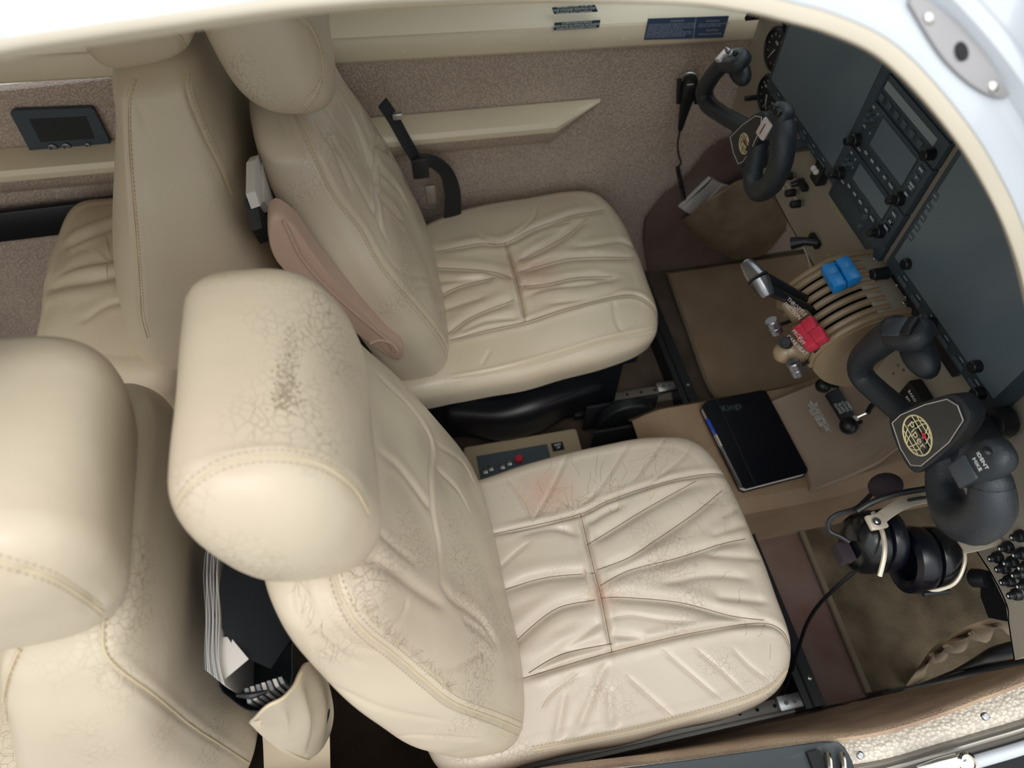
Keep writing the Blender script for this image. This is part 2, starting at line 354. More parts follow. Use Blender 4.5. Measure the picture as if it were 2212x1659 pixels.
YW = 0.60
# floor
mb = MB(); mb.box((-0.1, 0, -0.02), (2.6, 1.26, 0.04)); structure(mb.build('floor', MATS['carpet']))
# far side wall: pebbled vinyl, with the footwell side sheet
mb = MB()
xs = np.linspace(-1.35, 1.15, 60); zs = np.linspace(0.0, 0.72, 24)
G = np.array([[[x, YW + 0.0 + 0.012 * math.sin(z * 4), z] for x in xs] for z in zs]); mb.sheet(G, (0, 0.02, 0)); wl = structure(mb.build('wall_left', MATS['pebble']))
# cream window trim running along it
def profile_run(prof, x0, x1, n=40, bend=None):
    X = np.linspace(x0, x1, n)
    return np.array([[[x, p[0], p[1] - 0.045 * (x + 0.1)] for p in prof] for x in X])
mb = MB(); pr_ = [(.612, .708), (.598, .711), (.594, .718), (.594, .756), (.598, .760), (.606, .764), (.66, .764)]
mb.sheet(profile_run(pr_, -1.35, 0.93), (0, 0.006, 0)); tr = structure(mb.build('trim_1', MATS['cream_trim'], auto=60))
mb = MB(); pr2 = [(.598, .7605), (.602, .766), (.612, .776), (.622, .785), (.636, .790), (.632, .795), (.632, .803), (.64, .806), (.66, .806)]
mb.sheet(profile_run(pr2, -1.35, 0.93), (0, 0.004, 0)); mb.build('ledge', MATS['cream_skylit'], tr)  # sky light on the ledge is put into this paler cream
mb = MB(); pr3 = [(.644, .805), (.642, .812), (.66, .813)]; mb.sheet(profile_run(pr3, -1.35, 0.93), (0, 0.002, 0)); mb.build('window_seal', MATS['matte_black'], tr)
for u, v in ((870, 115), (1033, 103), (1190, 94), (1347, 86), (1500, 60)):
    p = at(u, v, y=.594); m_ = MB(); m_.lathe((p[0], .5955, p[2]), (0, -1, 0), [(.0055, 0), (.0055, .001), (.003, .0022), (.0004, .0025)], 14); m_.build('trim_button', MATS['cream_trim'], tr)
# window panes of the far side and their posts, roof rail
for i, (xa, xb) in enumerate(((-1.2, -0.42), (-0.34, 0.62))):
    mb = MB(); mb.box(((xa + xb) / 2, .655, .955), (xb - xa, .004, .27)); w = structure(mb.build('window_%d' % (i + 1), MATS['glass'], smooth=False))
mb = MB()
for xa, xb in ((-1.35, -1.2), (-.42, -.34), (.62, .80)): mb.box(((xa + xb) / 2, .655, .95), (xb - xa, .03, .29))
mb.box((-.27, .645, 1.11), (2.16, .05, .04)); structure(mb.build('trim_2', MATS['cream_trim'], smooth=False))
# carpeted kick panel at the pilot's feet
mb = MB(); pts = [at(u, v, y=.590) for u, v in ((1600, 300), (1560, 310), (1530, 330), (1480, 390), (1430, 430), (1395, 475), (1390, 520), (1400, 590))]
pts = [(.95, .590, .47)] + [(p[0], .590, p[2]) for p in pts] + [(.95, .590, .0)]
mb.prism(pts, (0, .006, 0)); structure(mb.build('trim_3', MATS['carpet_rose'], auto=20))
# ceiling and what closes the nose end
mb = MB(); G = np.array([[[x, y, 1.262 - 0.20 * max(0, y + .1) ** 1.5] for x in np.linspace(-1.35, .42, 12)] for y in np.linspace(-.235, .66, 16)]); mb.sheet(G, (0, 0, .02)); structure(mb.build('ceiling', MATS['headliner']))
mb = MB(); mb.box((1.17, 0, .42), (.04, 1.26, .86)); structure(mb.build('wall_front', MATS['dark_void'], smooth=False))
mb = MB(); mb.box((-1.37, 0, .6), (.04, 1.26, 1.24)); structure(mb.build('wall_back', MATS['headliner'], smooth=False))
mb = MB(); ws = [(.44, 1.22), (1.02, .90)]; mb.prism([(.44, -.55, 1.22), (.44, .6, 1.22), (1.02, .6, .90), (1.02, -.55, .90)], (0.003, 0, .004)); structure(mb.build('window_3', MATS['glass'], smooth=False))
# near side: carpeted lower wall, sill
A_px = [(300, 1800, .36), (900, 1720, .37), (1250, 1668, .38), (1420, 1649, .38), (1560, 1632, .38), (1700, 1612, .39), (1800, 1604, .395), (1900, 1589, .40), (2010, 1557, .41), (2120, 1516, .425), (2212, 1481, .44), (2300, 1440, .46)]
A3 = np.array([at(u, v, z=z) for u, v, z in A_px])
Bo = [(a[0], -.568, 0.0) for a in A3]
A3s, Bs = cr(A3, 6), cr(Bo, 6)
dv = lambda y, z: A3s + np.array([0, y, z])
G = np.array([A3s, dv(.004, .002), dv(.009, -.002), dv(.013, -.012), A3s * [1, .75, .75] + Bs * [0, .25, .25] + [0, .010, 0], A3s * [1, .4, .4] + Bs * [0, .6, .6] + [0, .004, 0], Bs]); mb = MB(); mb.sheet(G, (0, -.02, 0))
structure(mb.build('wall_right', MATS['carpet_side_lit']))  # light on this wall is put into a paler copy of the tan carpet
B_px = [(u + 6, v + (52 if u < 2000 else 52 + (u - 2000) * .08), z + .004) for u, v, z in A_px]
B3 = np.array([at(u, v, z=z) for u, v, z in B_px]); B3s = cr(B3, 6)
mb = MB(); mb.sheet(np.array([A3s + (B3s - A3s) * t + np.array([0, 0, .004 * math.sin(t * math.pi)]) for t in np.linspace(0, 1, 6)]), (0, 0, -.012)); sill = structure(mb.build('trim_4', MATS['pebble_light']))
# polished channel of the door sill, ribbed
rows = []
for k, (o, dz) in enumerate(((0, .0), (8, .006), (14, .004), (20, .008), (27, .007), (33, .001), (40, .003), (46, -.004))):
    P = [at(u, v + o, z=z + dz) for u, v, z in B_px]; rows.append(cr(P, 6))
mb = MB(); mb.sheet(np.array(rows), (0, 0, -.008)); structure(mb.build('trim_5', MATS['sill_metal'], auto=60))
rows = []
for o, dz in ((46, -.002), (49, .004), (60, .006), (76, .002), (80, -.01)):
    P = [at(u, v + o, z=z + dz) for u, v, z in B_px]; rows.append(cr(P, 6))
mb = MB(); mb.sheet(np.array(rows), (0, 0, -.01)); structure(mb.build('trim_6', MATS['white_paint'], auto=60))
for u, v, z in ((1858, 1632, .415), (2128, 1548, .48)):
    p = at(u, v, z=z); m_ = MB(); m_.lathe(p, (0, 0, 1), [(.005, -.002), (.005, .002), (.003, .0035), (.0006, .0035)], 12); m_.build('sill_screw', MATS['steel'], sill)
# fuselage frame of the door opening, close to the lens
E_px = [(-300, 900, .45), (-270, 400, .41), (-150, 150, .375), (0, 110, .373), (160, 84, .38), (440, 44, .39), (700, 12, .40), (1000, -6, .405), (1440, 2, .41), (1600, 19, .42), (1700, 42, .43), (1800, 71, .44), (1900, 120, .455), (1990, 205, .47), (2080, 318, .49), (2140, 420, .51), (2185, 520, .53), (2215, 620, .56), (2240, 760, .62), (2255, 900, .70), (2262, 1050, .80), (2262, 1200, .89), (2260, 1300, .94)]
E3 = cr(np.array([at(u, v, t=t) for u, v, t in E_px]), 8)
def fnorm(p):
    a = max(0.0, min(1.0, (p[2] - .45) / .80)); ph = math.radians(5 + 62 * a); return np.array([0, -math.cos(ph), math.sin(ph)])
T_ = np.gradient(E3, axis=0); T_ /= np.linalg.norm(T_, axis=1)[:, None]
NN = np.array([fnorm(p) for p in E3]); OUT = np.cross(T_, NN); OUT /= np.linalg.norm(OUT, axis=1)[:, None]
cen = np.array([-.1, -.45, .95])
for i in range(len(OUT)):
    if OUT[i] @ (E3[i] - cen) < 0: OUT[i] = -OUT[i]
NN2 = np.cross(OUT, T_); NN2 = np.array([n if n @ m_ > 0 else -n for n, m_ in zip(NN2, NN)])
LW = (np.clip((E3[:, 0] + .15) / .45, 0, 1) * .62 + .38)[:, None]
def ring(prof): return np.array([E3 + OUT * (o * LW if o <= .0125 else o - .0125 * (1 - LW)) + NN2 * h for o, h in prof])
mb = MB(); mb.sheet(ring([(.010, -.012), (.003, -.004), (0, -.001), (.002, .001), (.0105, .0025), (.0125, -.008)]), (0, 0, 0.0005)); fl = structure(mb.build('trim_7', MATS['lip_cream'], auto=60))
mb = MB(); mb.sheet(ring([(.012, -.01), (.0125, .002), (.018, .004), (.050, .004), (.054, .001), (.058, .012), (.064, .013), (.078, .010), (.085, .002)]), (0, 0, .0005)); band = structure(mb.build('trim_8', MATS['white_paint'], auto=50))
mb = MB(); mb.sheet(ring([(.084, .004), (.10, -.002), (.16, -.02), (.26, -.06), (.4, -.13)]), (0, 0, .001)); structure(mb.build('wall_outer', MATS['white_paint'], auto=60))
# striker plate screwed on the band, top right
ic = [i for i in range(len(E3))]
def frame_pt(i, o, h): i0 = int(i); f = i - i0; q = lambda j: E3[j] + OUT[j] * o + NN2[j] * h; return q(i0) * (1 - f) + q(min(i0 + 1, len(E3) - 1)) * f
mat('striker', 'A9A6A6', 0.35, 0.6)
ia, ib = 8 * 12.15, 8 * 14.1
sp = thing('striker_plate', frame_pt((ia + ib) / 2, .035, .006), 'grey metal striker plate with two rivets and a dark hole on the white door frame', 'latch plate')
top = [frame_pt(ia + (ib - ia) * t, .052 - .002 * math.cos(t * 6), .0055) for t in np.linspace(0, 1, 14)]
bot = [frame_pt(ia + (ib - ia) * t, .052 - .026 * math.sin(math.pi * min(1, max(0.0, t * .9 + .08))) ** .6, .0055) for t in np.linspace(0, 1, 14)]
mb = MB(); mb.sheet(np.array([top, bot]), NN2[int((ia + ib) / 2)] * .0018); mb.build('plate', MATS['striker'], sp)
for t, o, mm_, nm in ((.17, .040, 'chrome', 'rivet'), (.52, .040, 'matte_black', 'latch_hole'), (.85, .042, 'chrome', 'rivet')):
    p = frame_pt(ia + (ib - ia) * t, o, .0075); n = NN2[int(ia)]
    m_ = MB(); m_.lathe(p, n, [(.0045, 0), (.004, .001), (.002, .0022), (.0003, .0024)] if nm == 'rivet' else [(.0065, -.0005), (.0065, .0006), (.0003, .0006)], 16); m_.build(nm, MATS[mm_], sp)

# floor mats and carpets
def pxpoly(pts, z): return [at(u, v, z=z) for u, v in pts]
mb = MB(); mb.prism([(.735, -.20, .002), (.72, -.56, .002), (1.12, -.56, .002), (1.12, -.17, .002)], (0, 0, .010)); mt = tag(mb.build('floor_mat', MATS['carpet_mat'], smooth=False), 'dark quilted carpet mat in the near footwell under the headset', 'floor mat', None)
mat('binding', '6F6453', 0.8, bump=.3, bscale=500)
mb = MB(); mb.tube(resample([(.735, -.17, .012), (.72, -.56, .012)], n=8), .007, 8); mb.build('edge_binding', MATS['binding'], mt)
mb = MB(); mb.prism([(.668, .165, .002), (.690, .57, .002), (1.12, .57, .002), (1.12, .15, .002), (.80, .115, .002), (.70, .14, .002)], (0, 0, .010)); mt2 = tag(mb.build('floor_mat', MATS['carpet_tan'], smooth=False), 'tan carpet mat in the far footwell beneath the throttle levers', 'floor mat', None)
mb = MB(); mb.tube(resample(cr([(.690, .57, .012), (.676, .35, .012), (.668, .175, .012), (.70, .137, .012), (.80, .112, .012)], 6), n=30), .005, 8); mb.build('edge_binding', MATS['binding'], mt2)
mb = MB(); mb.prism([(.60, -.17, .001), (.60, -.565, .001), (.715, -.565, .001), (.73, -.17, .001)], (0, 0, .004)); structure(mb.build('trim_9', MATS['carpet_rose'], smooth=False))
# ================================================================== SEATS
leather('hide', 'C7BAA3', 'C2B19C', 0.36, 0.42, .6)
leather('hide_far', 'CCBFA8', 'C7B59E', 0.30, 0.2, .35, stains=((tuple((at(1150, 600, z=.36) - V(.195, .33, .03)).tolist()), .075),))
leather('hide_near', 'C1B5A4', 'BCAD9D', 0.33, 0.42, .6, stains=((tuple((at(1180, 1060, z=.36) - V(.2, -.335, .03)).tolist()), .06), (tuple((at(1300, 1290, z=.36) - V(.2, -.335, .03)).tolist()), .035)))
mat('scuff', '9A8C74', .7); mat('crack', 'A08E74', .7)
leather('hide_shade', 'C9BBA2', 'C4B199', 0.45, 0.12)

def body_of(G):
    G = np.asarray(G); a, b = G.shape[:2]
    F = np.array([(i * b + j, i * b + (j + 1) % b, (i + 1) * b + (j + 1) % b, (i + 1) * b + j) for i in range(a - 1) for j in range(b)])
    vv = G.reshape(-1, 3)
    if ((vv - vv.mean(0)) * vnormals(vv, F)).sum() < 0: F = F[:, ::-1]
    return vv, F
def finish(vv, F, name, m, parent, rings, cols, label=None):
    ff = [tuple(f) for f in F.tolist()] + [tuple(range(cols)), tuple((rings - 1) * cols + j for j in range(cols))]
    return mesh_obj(name, vv, ff, m, parent, True, label, None, 0, np.array(parent['_o']))
def cushion_body(outline, zb, ze, dome, r=0.032, N=420, rings=110, tuck=0.93, tilt=0.0, bow=0.0):
    O = resample(np.r_[cr(outline, 12, True), cr(outline, 12, True)[:1]], n=N + 1)[:-1]; c = O.mean(0)
    prof = [(0.02, zb)] + [(k, zb) for k in np.linspace(0.3, tuck - 0.03, 5)]
    sc = 0.25
    for p in np.linspace(0, 1, 8): prof.append((tuck - 0.03 + 0.03 * math.sin(p * math.pi / 2), zb + 0.012 * (1 - math.cos(p * math.pi / 2))))
    for p in np.linspace(0.05, 1, 14): prof.append((tuck + (1 - tuck) * math.sin(p * math.pi / 2), zb + 0.012 + (ze - r - zb - 0.012) * p))
    kr = 1 - r / sc
    for p in np.linspace(0.06, 1, 18): prof.append((kr + (1 - kr) * math.cos(p * math.pi / 2), ze - r + r * math.sin(p * math.pi / 2)))
    for k in np.linspace(kr, 0.012, rings)[1:]: prof.append((k, ze + dome * (1 - (k / kr) ** 2)))
    G = np.array([[[c[0] + k * (o[0] - c[0]), c[1] + k * (o[1] - c[1]), z + tilt * (c[0] + k * (o[0] - c[0]) - c[0])] for o in O] for k, z in prof])
    return G
def soft(vv, F, amp, sc, seed=0):
    rs = np.random.RandomState(seed); N_ = vnormals(vv, F); D = np.zeros(len(vv))
    for i in range(9):
        k = rs.normal(size=3) * sc; D += np.sin(vv @ k + rs.uniform(0, 6.28)) / 3
    return vv + N_ * (amp * D)[:, None]

def front_seat(label, cat_group, yc, dx, outline, back, head, zb, cush_px, back_px, pipe_px, cushpipe_px, head_seam, rows, head_px=(), scuff=False, hide='hide', hairs=(), bhairs=()):
    root = thing('pilot_seat', (0.2 + dx, yc, 0.03), label, 'seat', cat_group)
    # cushion
    G = cushion_body(outline, zb, 0.352, 0.022, N=640, rings=150, tuck=.985); vv, F = body_of(G); vv = soft(vv, F, 0.0016, 22, 3)
    base = vv.copy(); lines = []
    for w, d, pf, px in cush_px: lines.append((drape(base, F, px), w, d, pf))
    pp = drape(base, F, cushpipe_px); lines.append((pp, 0.003, 0.002, 0.0006))
    vv = crease(vv, F, lines); cu = finish(vv, F, 'cushion', MATS[hide], root, G.shape[0], G.shape[1])
    q = drape(vv, F, cushpipe_px, 0.0004); mb = MB(); mb.tube(q, 0.0011, 6); mb.build('piping', MATS['piping'], cu)
    if hairs:
        mb = MB(); rs = np.random.RandomState(5)
        walks = [px for w, d, pf, px in cush_px if d < .0025]
        for (cx_, cy_, sx_, sy_, n_, ln_) in hairs:
            for k in range(n_):
                u, v = cx_ + rs.normal() * sx_, cy_ + rs.normal() * sy_; a = rs.uniform(0, 6.28); P_ = []
                for j in range(5): P_.append((u, v)); a += rs.normal() * .45; u += math.cos(a) * ln_; v += math.sin(a) * ln_
                walks.append(P_)
        for P_ in walks:
            q = drape(vv, F, P_, .00005)
            if q is not None and len(q) > 2 and np.max(np.linalg.norm(np.diff(q, axis=0), axis=1)) < .02: mb.tube(q, .00030, 4)
        mb.build('hairline_cracks', MATS['crack'], cu, kind='stuff')
    mb = MB()
    for o_ in (-9, 9):
        q = drape(vv, F, [(u, v + o_) for u, v in cushpipe_px], 0.0004, 0.002)
        if q is not None: stitches(mb, q)
    mb.build('stitching', MATS['thread'], cu, kind='stuff')
    sm = MB()
    for w, d, pf, px in cush_px:
        if d >= 0.0045:
            q = drape(vv, F, px, 0.0001)
            if q is not None: sm.tube(q, 0.0007, 5)
    sm.build('seam', MATS['crease_dark'], cu, kind='stuff')  # dark line along the seams and the deepest folds
    # backrest
    G = loft(back, N=400, M=210, cap0=(0.05, 2.4), cap1=(0.05, 2.2), exp=3.6); vv, F = body_of(G); vv = soft(vv, F, 0.0018, 20, 5); base = vv.copy(); lines = []
    for w, d, pf, px in back_px: lines.append((drape(base, F, px), w, d, pf))
    pp = drape(base, F, pipe_px); lines.append((pp, 0.0032, 0.0022, 0.0012))
    vv = crease(vv, F, lines); bk = finish(vv, F, 'backrest', MATS['hide'], root, G.shape[0], G.shape[1])
    q = drape(vv, F, pipe_px, 0.0005); mb = MB(); mb.tube(q, 0.0012, 6); mb.build('piping', MATS['piping'], bk)
    mb = MB()
    for o_ in rows:
        q = drape(vv, F, [(u + o_, v - o_) for u, v in pipe_px], 0.0004, 0.002)
        if q is not None: stitches(mb, q)
    mb.build('stitching', MATS['thread'], bk, kind='stuff')
    if bhairs:
        mb = MB(); rs = np.random.RandomState(6)
        for (u0, v0, u1, v1, n_, ln_, dirx, diry) in bhairs:
            for k in range(n_):
                t_ = rs.rand(); u, v = u0 + (u1 - u0) * t_ + rs.normal() * 4, v0 + (v1 - v0) * t_ + rs.normal() * 4; a = math.atan2(diry, dirx) + rs.normal() * .5; P_ = []
                for j in range(4): P_.append((u, v)); a += rs.normal() * .4; u += math.cos(a) * ln_; v += math.sin(a) * ln_
                q = drape(vv, F, P_, .00005)
                if q is not None and len(q) > 2 and np.max(np.linalg.norm(np.diff(q, axis=0), axis=1)) < .02: mb.tube(q, .00020, 4)
        mb.build('hairline_cracks', MATS['crack'], bk, kind='stuff')
    # headrest
    G = loft(head, N=260, M=120, cap0=(0.06, 2.1), cap1=(0.055, 2.1), exp=2.7); vv, F = body_of(G); vv = soft(vv, F, 0.0012, 22, 8)
    pp = drape(vv, F, head_seam); vv = crease(vv, F, [(pp, 0.0025, 0.0018, 0.0008)] + [(drape(vv, F, px), w, d, pf) for w, d, pf, px in head_px])
    hd = finish(vv, F, 'headrest', MATS['hide'], root, G.shape[0], G.shape[1])
    q = drape(vv, F, head_seam, 0.0002); mb = MB(); mb.tube(q, 0.0009, 6); mb.build('piping', MATS['piping'], hd)
    mb = MB()
    for o_ in (-13, 13):
        q = drape(vv, F, [(u, v + o_) for u, v in head_seam], 0.0003, 0.002)
        if q is not None: stitches(mb, q, 0.0052, 0.0030, 0.0005)
    mb.build('stitching', MATS['thread'], hd, kind='stuff')
    if scuff:
        rs = np.random.RandomState(3); mb = MB(); bvh = bvh_of(vv, F)
        for k in range(380):
            t_ = rs.beta(1.6, 1.1); u = 632 - 18 * t_ + rs.normal() * (10 + 7 * t_); v = 700 + 185 * t_ + rs.normal() * 3
            h = bvh.ray_cast(Vector(CAM.tolist()), Vector(unit(ray(u, v)).tolist()))
            if h[0] is None: continue
            nn = np.array(h[1]); nn = nn if nn @ ray(u, v) < 0 else -nn; p = np.array(h[0]) + nn * .0002; a = unit(np.cross(nn, rs.normal(size=3))); b = np.cross(nn, a); r = .0003 + .0007 * rs.rand() * (.5 + t_)
            mb.add(np.array([p + a * r * (1 + rs.rand()) * math.cos(q) + b * r * (.4 + rs.rand()) * math.sin(q) for q in np.linspace(0, 5.2, 6)]), [tuple(range(6))])
        mb.build('scuff_marks', MATS['scuff'], hd, smooth=False, kind='stuff')
    # posts and under frame
    hc = np.array(head[1][0])
    for s_ in (-0.05, 0.05):
        mb = MB(); mb.cyl((hc[0] - 0.005, yc + s_, 0.80), (hc[0], yc + s_, 0.93), 0.006); mb.build('headrest_post', MATS['steel'], root)
    x0, x1 = -0.06 + dx, 0.43 + dx
    fr = MB(); fr.box(((x0 + x1) / 2, yc, zb - 0.012), (x1 - x0, 0.40, 0.03), bev=0.006)
    fr.build('seat_pan', MATS['black_metal'], root)
    for s_ in (-1, 1):
        lg = MB(); y = yc + s_ * 0.19
        lg.prism([(x0, y, 0.055), (x0 + 0.40, y, 0.055), (x1 - 0.03, y, 0.10), (x1 - 0.03, y, zb), (x0, y, zb)], (0, s_ * 0.006, 0))
        lg.build('side_plate', MATS['black_metal'], root)
        for xx in (x0 + 0.05, x1 - 0.10):
            sh = MB(); sh.box((xx, y, 0.064), (0.05, 0.028, 0.022), bev=0.004); sh.build('rail_shoe', MATS['black_metal'], root)
    return root

def sec(xf, xr, z, yc, hw, lean=0.0):
    return ((xf + xr) / 2, yc, z), ((xf - xr) / 2, 0, -lean * (xf - xr) / 2), (0, hw, 0)
def back_secs(yc, dx=0.0, k=1.0):
    return [sec(.025 + dx, -.09 + dx, .27, yc, .185, .25), sec(.05 + dx, -.11 + dx, .34, yc + .009, .231, .25), sec(.022 + dx, -.15 + dx, .48, yc + .012, .238, .2), sec(-.03 + dx, -.187 + dx, .64, yc + .020, .225, .2), sec(-.075 + dx, -.212 + dx, .76, yc + .033, .198, .2), sec(-.105 + dx, -.215 + dx, .86, yc + .035, .165, .2)]
def head_secs(yc, xm=-.165, zm=.925, hx=.072, hz=.098, hy=.142, lean=-.12):
    A = (hx, 0, -lean * hx * -1.0); B = (lean * hz, 0, hz)
    return [((xm, yc - hy, zm), A, B), ((xm, yc - hy * .4, zm), A, B), ((xm, yc + hy * .4, zm), A, B), ((xm, yc + hy, zm), A, B)]

S_, Mj, Md, Fn = (.0042, .0075, .0016), (.0075, .0062, .0024), (.006, .0036, .0010), (.0042, .0020, .0001)
def L(k, *px): return (*k, list(px))
near_outline = [(-.1, -.13), (.046, -.118), (.138, -.102), (.27, -.093), (.376, -.095), (.44, -.112), (.474, -.17), (.484, -.29), (.480, -.41), (.468, -.50), (.43, -.555), (.35, -.576), (.2, -.579), (.04, -.576), (-.1, -.56), (-.13, -.34)]
near_cush = [
    L(S_, (1040, 1159), (1142, 1138), (1254, 1111), (1310, 1084), (1395, 1054), (1480, 1032), (1554, 1025), (1585, 1050)), L(S_, (1254, 1111), (1279, 1215), (1297, 1284), (1322, 1409)),
    L(S_, (1118, 1470), (1214, 1440), (1322, 1409), (1431, 1382), (1500, 1367), (1599, 1350), (1659, 1348), (1692, 1366), (1706, 1397)),
    L(Mj, (1058, 1286), (1171, 1250), (1283, 1239)), L(Mj, (1084, 1418), (1142, 1360), (1207, 1313), (1286, 1297)), L(Mj, (1142, 1454), (1214, 1414), (1322, 1391)), L(Md, (1200, 1407), (1250, 1378), (1304, 1340)),
    L(Md, (1116, 1158), (1196, 1141), (1257, 1159)), L(Mj, (1268, 1178), (1330, 1140), (1395, 1100), (1503, 1040)), L(Md, (1266, 1134), (1304, 1109), (1344, 1093)), L(Mj, (1290, 1232), (1359, 1205), (1420, 1165), (1500, 1110), (1560, 1060)),
    L(Mj, (1297, 1266), (1359, 1233), (1467, 1205), (1558, 1176), (1610, 1165)), L(Mj, (1300, 1293), (1344, 1291), (1467, 1302), (1580, 1331), (1650, 1340)), L(Md, (1430, 1262), (1530, 1243), (1625, 1250)), L(Fn, (1310, 1340), (1360, 1330), (1430, 1340), (1500, 1345)),
    L(Md, (1318, 1370), (1350, 1375), (1400, 1380)), L(Md, (1532, 1159), (1620, 1130)), L(Md, (1520, 1200), (1640, 1205)), L(Fn, (1560, 1120), (1600, 1095)), L(Md, (1540, 1290), (1660, 1300)),
    L(Md, (1315, 1418), (1286, 1487), (1247, 1584)), L(Md, (1315, 1483), (1322, 1573)), L(Md, (1221, 1490), (1200, 1602)), L(Fn, (1351, 1458), (1456, 1552)), L(Fn, (1431, 1404), (1558, 1512)), L(Fn, (1250, 1455), (1190, 1500), (1170, 1530)),
    L(Fn, (1500, 940), (1480, 985), (1400, 1050)), L(Fn, (1365, 950), (1300, 1050), (1250, 1100)), L(Fn, (1230, 975), (1190, 1060), (1150, 1130)), L(Fn, (1090, 1030), (1130, 1080), (1150, 1130)), L(Fn, (1440, 945), (1370, 1040)), L(Fn, (1055, 1250), (1120, 1190), (1150, 1170)),
    L(Fn, (1580, 1400), (1620, 1440), (1660, 1470)), L(Fn, (1500, 1400), (1560, 1450), (1610, 1500))]
Sb, Mb, Db = (.0042, .0042, .0006), (.006, .0042, .0010), (.005, .0026, .0008)
near_back = [
    L(Sb, (813, 808), (888, 881), (932, 953), (930, 1025), (936, 1116), (946, 1168), (953, 1262)), L(Mb, (953, 1262), (975, 1291), (1040, 1342), (1076, 1396)), L(Mb, (740, 1190), (780, 1201), (845, 1230), (907, 1277), (961, 1310)), L(Db, (997, 1335), (1040, 1367), (1069, 1400)),
    L(Db, (812, 975), (852, 1000), (888, 1043), (932, 1105)), L(Fn, (800, 1130), (850, 1180), (900, 1220)), L(Fn, (660, 1260), (700, 1330), (760, 1390), (830, 1410)), L(Fn, (640, 1250), (650, 1330), (700, 1390), (790, 1440)), L(Fn, (800, 1600), (900, 1590), (1040, 1600)), L(Fn, (720, 1480), (820, 1530), (960, 1560)),
    L(Fn, (940, 960), (1000, 1000), (1030, 1060)), L(Fn, (940, 1010), (990, 1060), (1020, 1120)), L(Fn, (960, 1450), (1010, 1430), (1050, 1400)), L(Fn, (830, 1380), (870, 1330), (880, 1290))]
near_seat = front_seat('cream leather front seat nearest the door sill, headrest worn with dark scuffs and cracks', 'cream leather front seats', -.335, 0, near_outline, back_secs(-.335), head_secs(-.325), .247,
    near_cush, near_back, [(714, 1182), (722, 1230), (734, 1277), (762, 1335), (800, 1375), (852, 1414), (925, 1476), (982, 1519), (1069, 1552), (1149, 1586)],
    [(1150, 1622), (1250, 1603), (1400, 1572), (1580, 1522), (1660, 1490), (1700, 1450)], [(383, 1085), (420, 1040), (490, 1000), (590, 985), (690, 1003), (760, 1050), (797, 1110)], (-11, 11), scuff=True, hide='hide_near', hairs=((1235, 1085, 26, 14, 26, 9), (1320, 1050, 30, 22, 16, 12), (1440, 990, 30, 20, 10, 16), (1210, 990, 25, 20, 6, 16), (1500, 1200, 60, 60, 14, 10), (1640, 1300, 20, 60, 12, 9)), bhairs=((752, 1300, 985, 1505, 70, 9, .35, -1), (735, 1200, 800, 1340, 26, 9, 1, -.2), (640, 1240, 720, 1400, 12, 14, .1, 1)))
far_outline = [(-.1, .095), (.02, .078), (.13, .080), (.326, .10), (.43, .125), (.472, .175), (.487, .31), (.484, .46), (.465, .55), (.42, .588), (.30, .592), (.2, .588), (.1, .57), (0, .53), (-.1, .50), (-.13, .3)]
far_cush = [
    L(S_, (1090, 526), (1116, 608), (1135, 696)), L(Mj, (940, 545), (990, 535), (1037, 527), (1090, 526), (1148, 497), (1200, 478), (1243, 465), (1306, 454)),
    L(S_, (971, 736), (1053, 714), (1135, 696), (1211, 671), (1306, 646), (1354, 638), (1385, 643), (1412, 665), (1420, 687)),
    L(Mj, (933, 579), (1006, 582), (1069, 589), (1110, 605)), L(Mj, (936, 649), (990, 620), (1069, 601)), L(Mj, (968, 722), (1021, 684), (1110, 649)), L(Md, (990, 722), (1053, 693), (1129, 688)), L(Md, (1034, 507), (1069, 529)),
    L(Md, (1100, 530), (1173, 493), (1240, 480)), L(Mj, (1120, 565), (1180, 535), (1230, 505), (1268, 472)), L(Mj, (1118, 590), (1211, 563), (1268, 557), (1370, 557)), L(Md, (1243, 535), (1306, 525), (1344, 522), (1372, 538)),
    L(Mj, (1120, 620), (1180, 614), (1243, 601), (1322, 598)), L(Md, (1128, 645), (1180, 625), (1275, 614), (1340, 600)), L(Md, (1180, 655), (1268, 646), (1338, 627)), L(Md, (940, 675), (1000, 655), (1050, 640)), L(Md, (945, 610), (1010, 605), (1050, 600)),
    L(Fn, (1325, 650), (1330, 690), (1345, 720)), L(Fn, (1060, 755), (1040, 790)), L(Fn, (1160, 440), (1150, 475), (1110, 510))]
far_back = [
    L(S_, (770, 150), (801, 216), (811, 304), (808, 371), (818, 473), (835, 520)), L(Mj, (690, 150), (720, 190), (767, 270), (805, 381)), L(Md, (700, 270), (767, 385), (818, 479)), L(Md, (717, 115), (757, 189), (801, 304)), L(Mj, (811, 314), (852, 341), (879, 405)), L(Mj, (815, 365), (852, 398), (879, 442)), L(Mj, (818, 425), (869, 473)),
    L(Md, (680, 200), (720, 260), (770, 330)), L(Md, (675, 250), (720, 320), (760, 420)), L(Fn, (840, 560), (870, 590), (920, 600)), L(Fn, (880, 640), (900, 620), (930, 620)), L(Fn, (620, 250), (640, 290), (650, 330)), L(Fn, (600, 250), (625, 300)), L(Fn, (760, 120), (830, 250), (880, 330))]
far_seat = front_seat('cream leather front seat beside the far wall, stowed armrest on its flank', 'cream leather front seats', .33, -.005, far_outline, back_secs(.33, -.01), head_secs(.325, -.160, .962), .275,
    far_cush, far_back, [(640, 238), (662, 287), (692, 354), (726, 422), (781, 490), (815, 553), (847, 598), (904, 665), (949, 722), (970, 766), (975, 815)],
    [(977, 818), (1085, 798), (1211, 763), (1306, 734), (1418, 711)], [(640, 30), (672, 60), (692, 110), (696, 160), (680, 205), (655, 228)], (-7,), hide='hide_far')
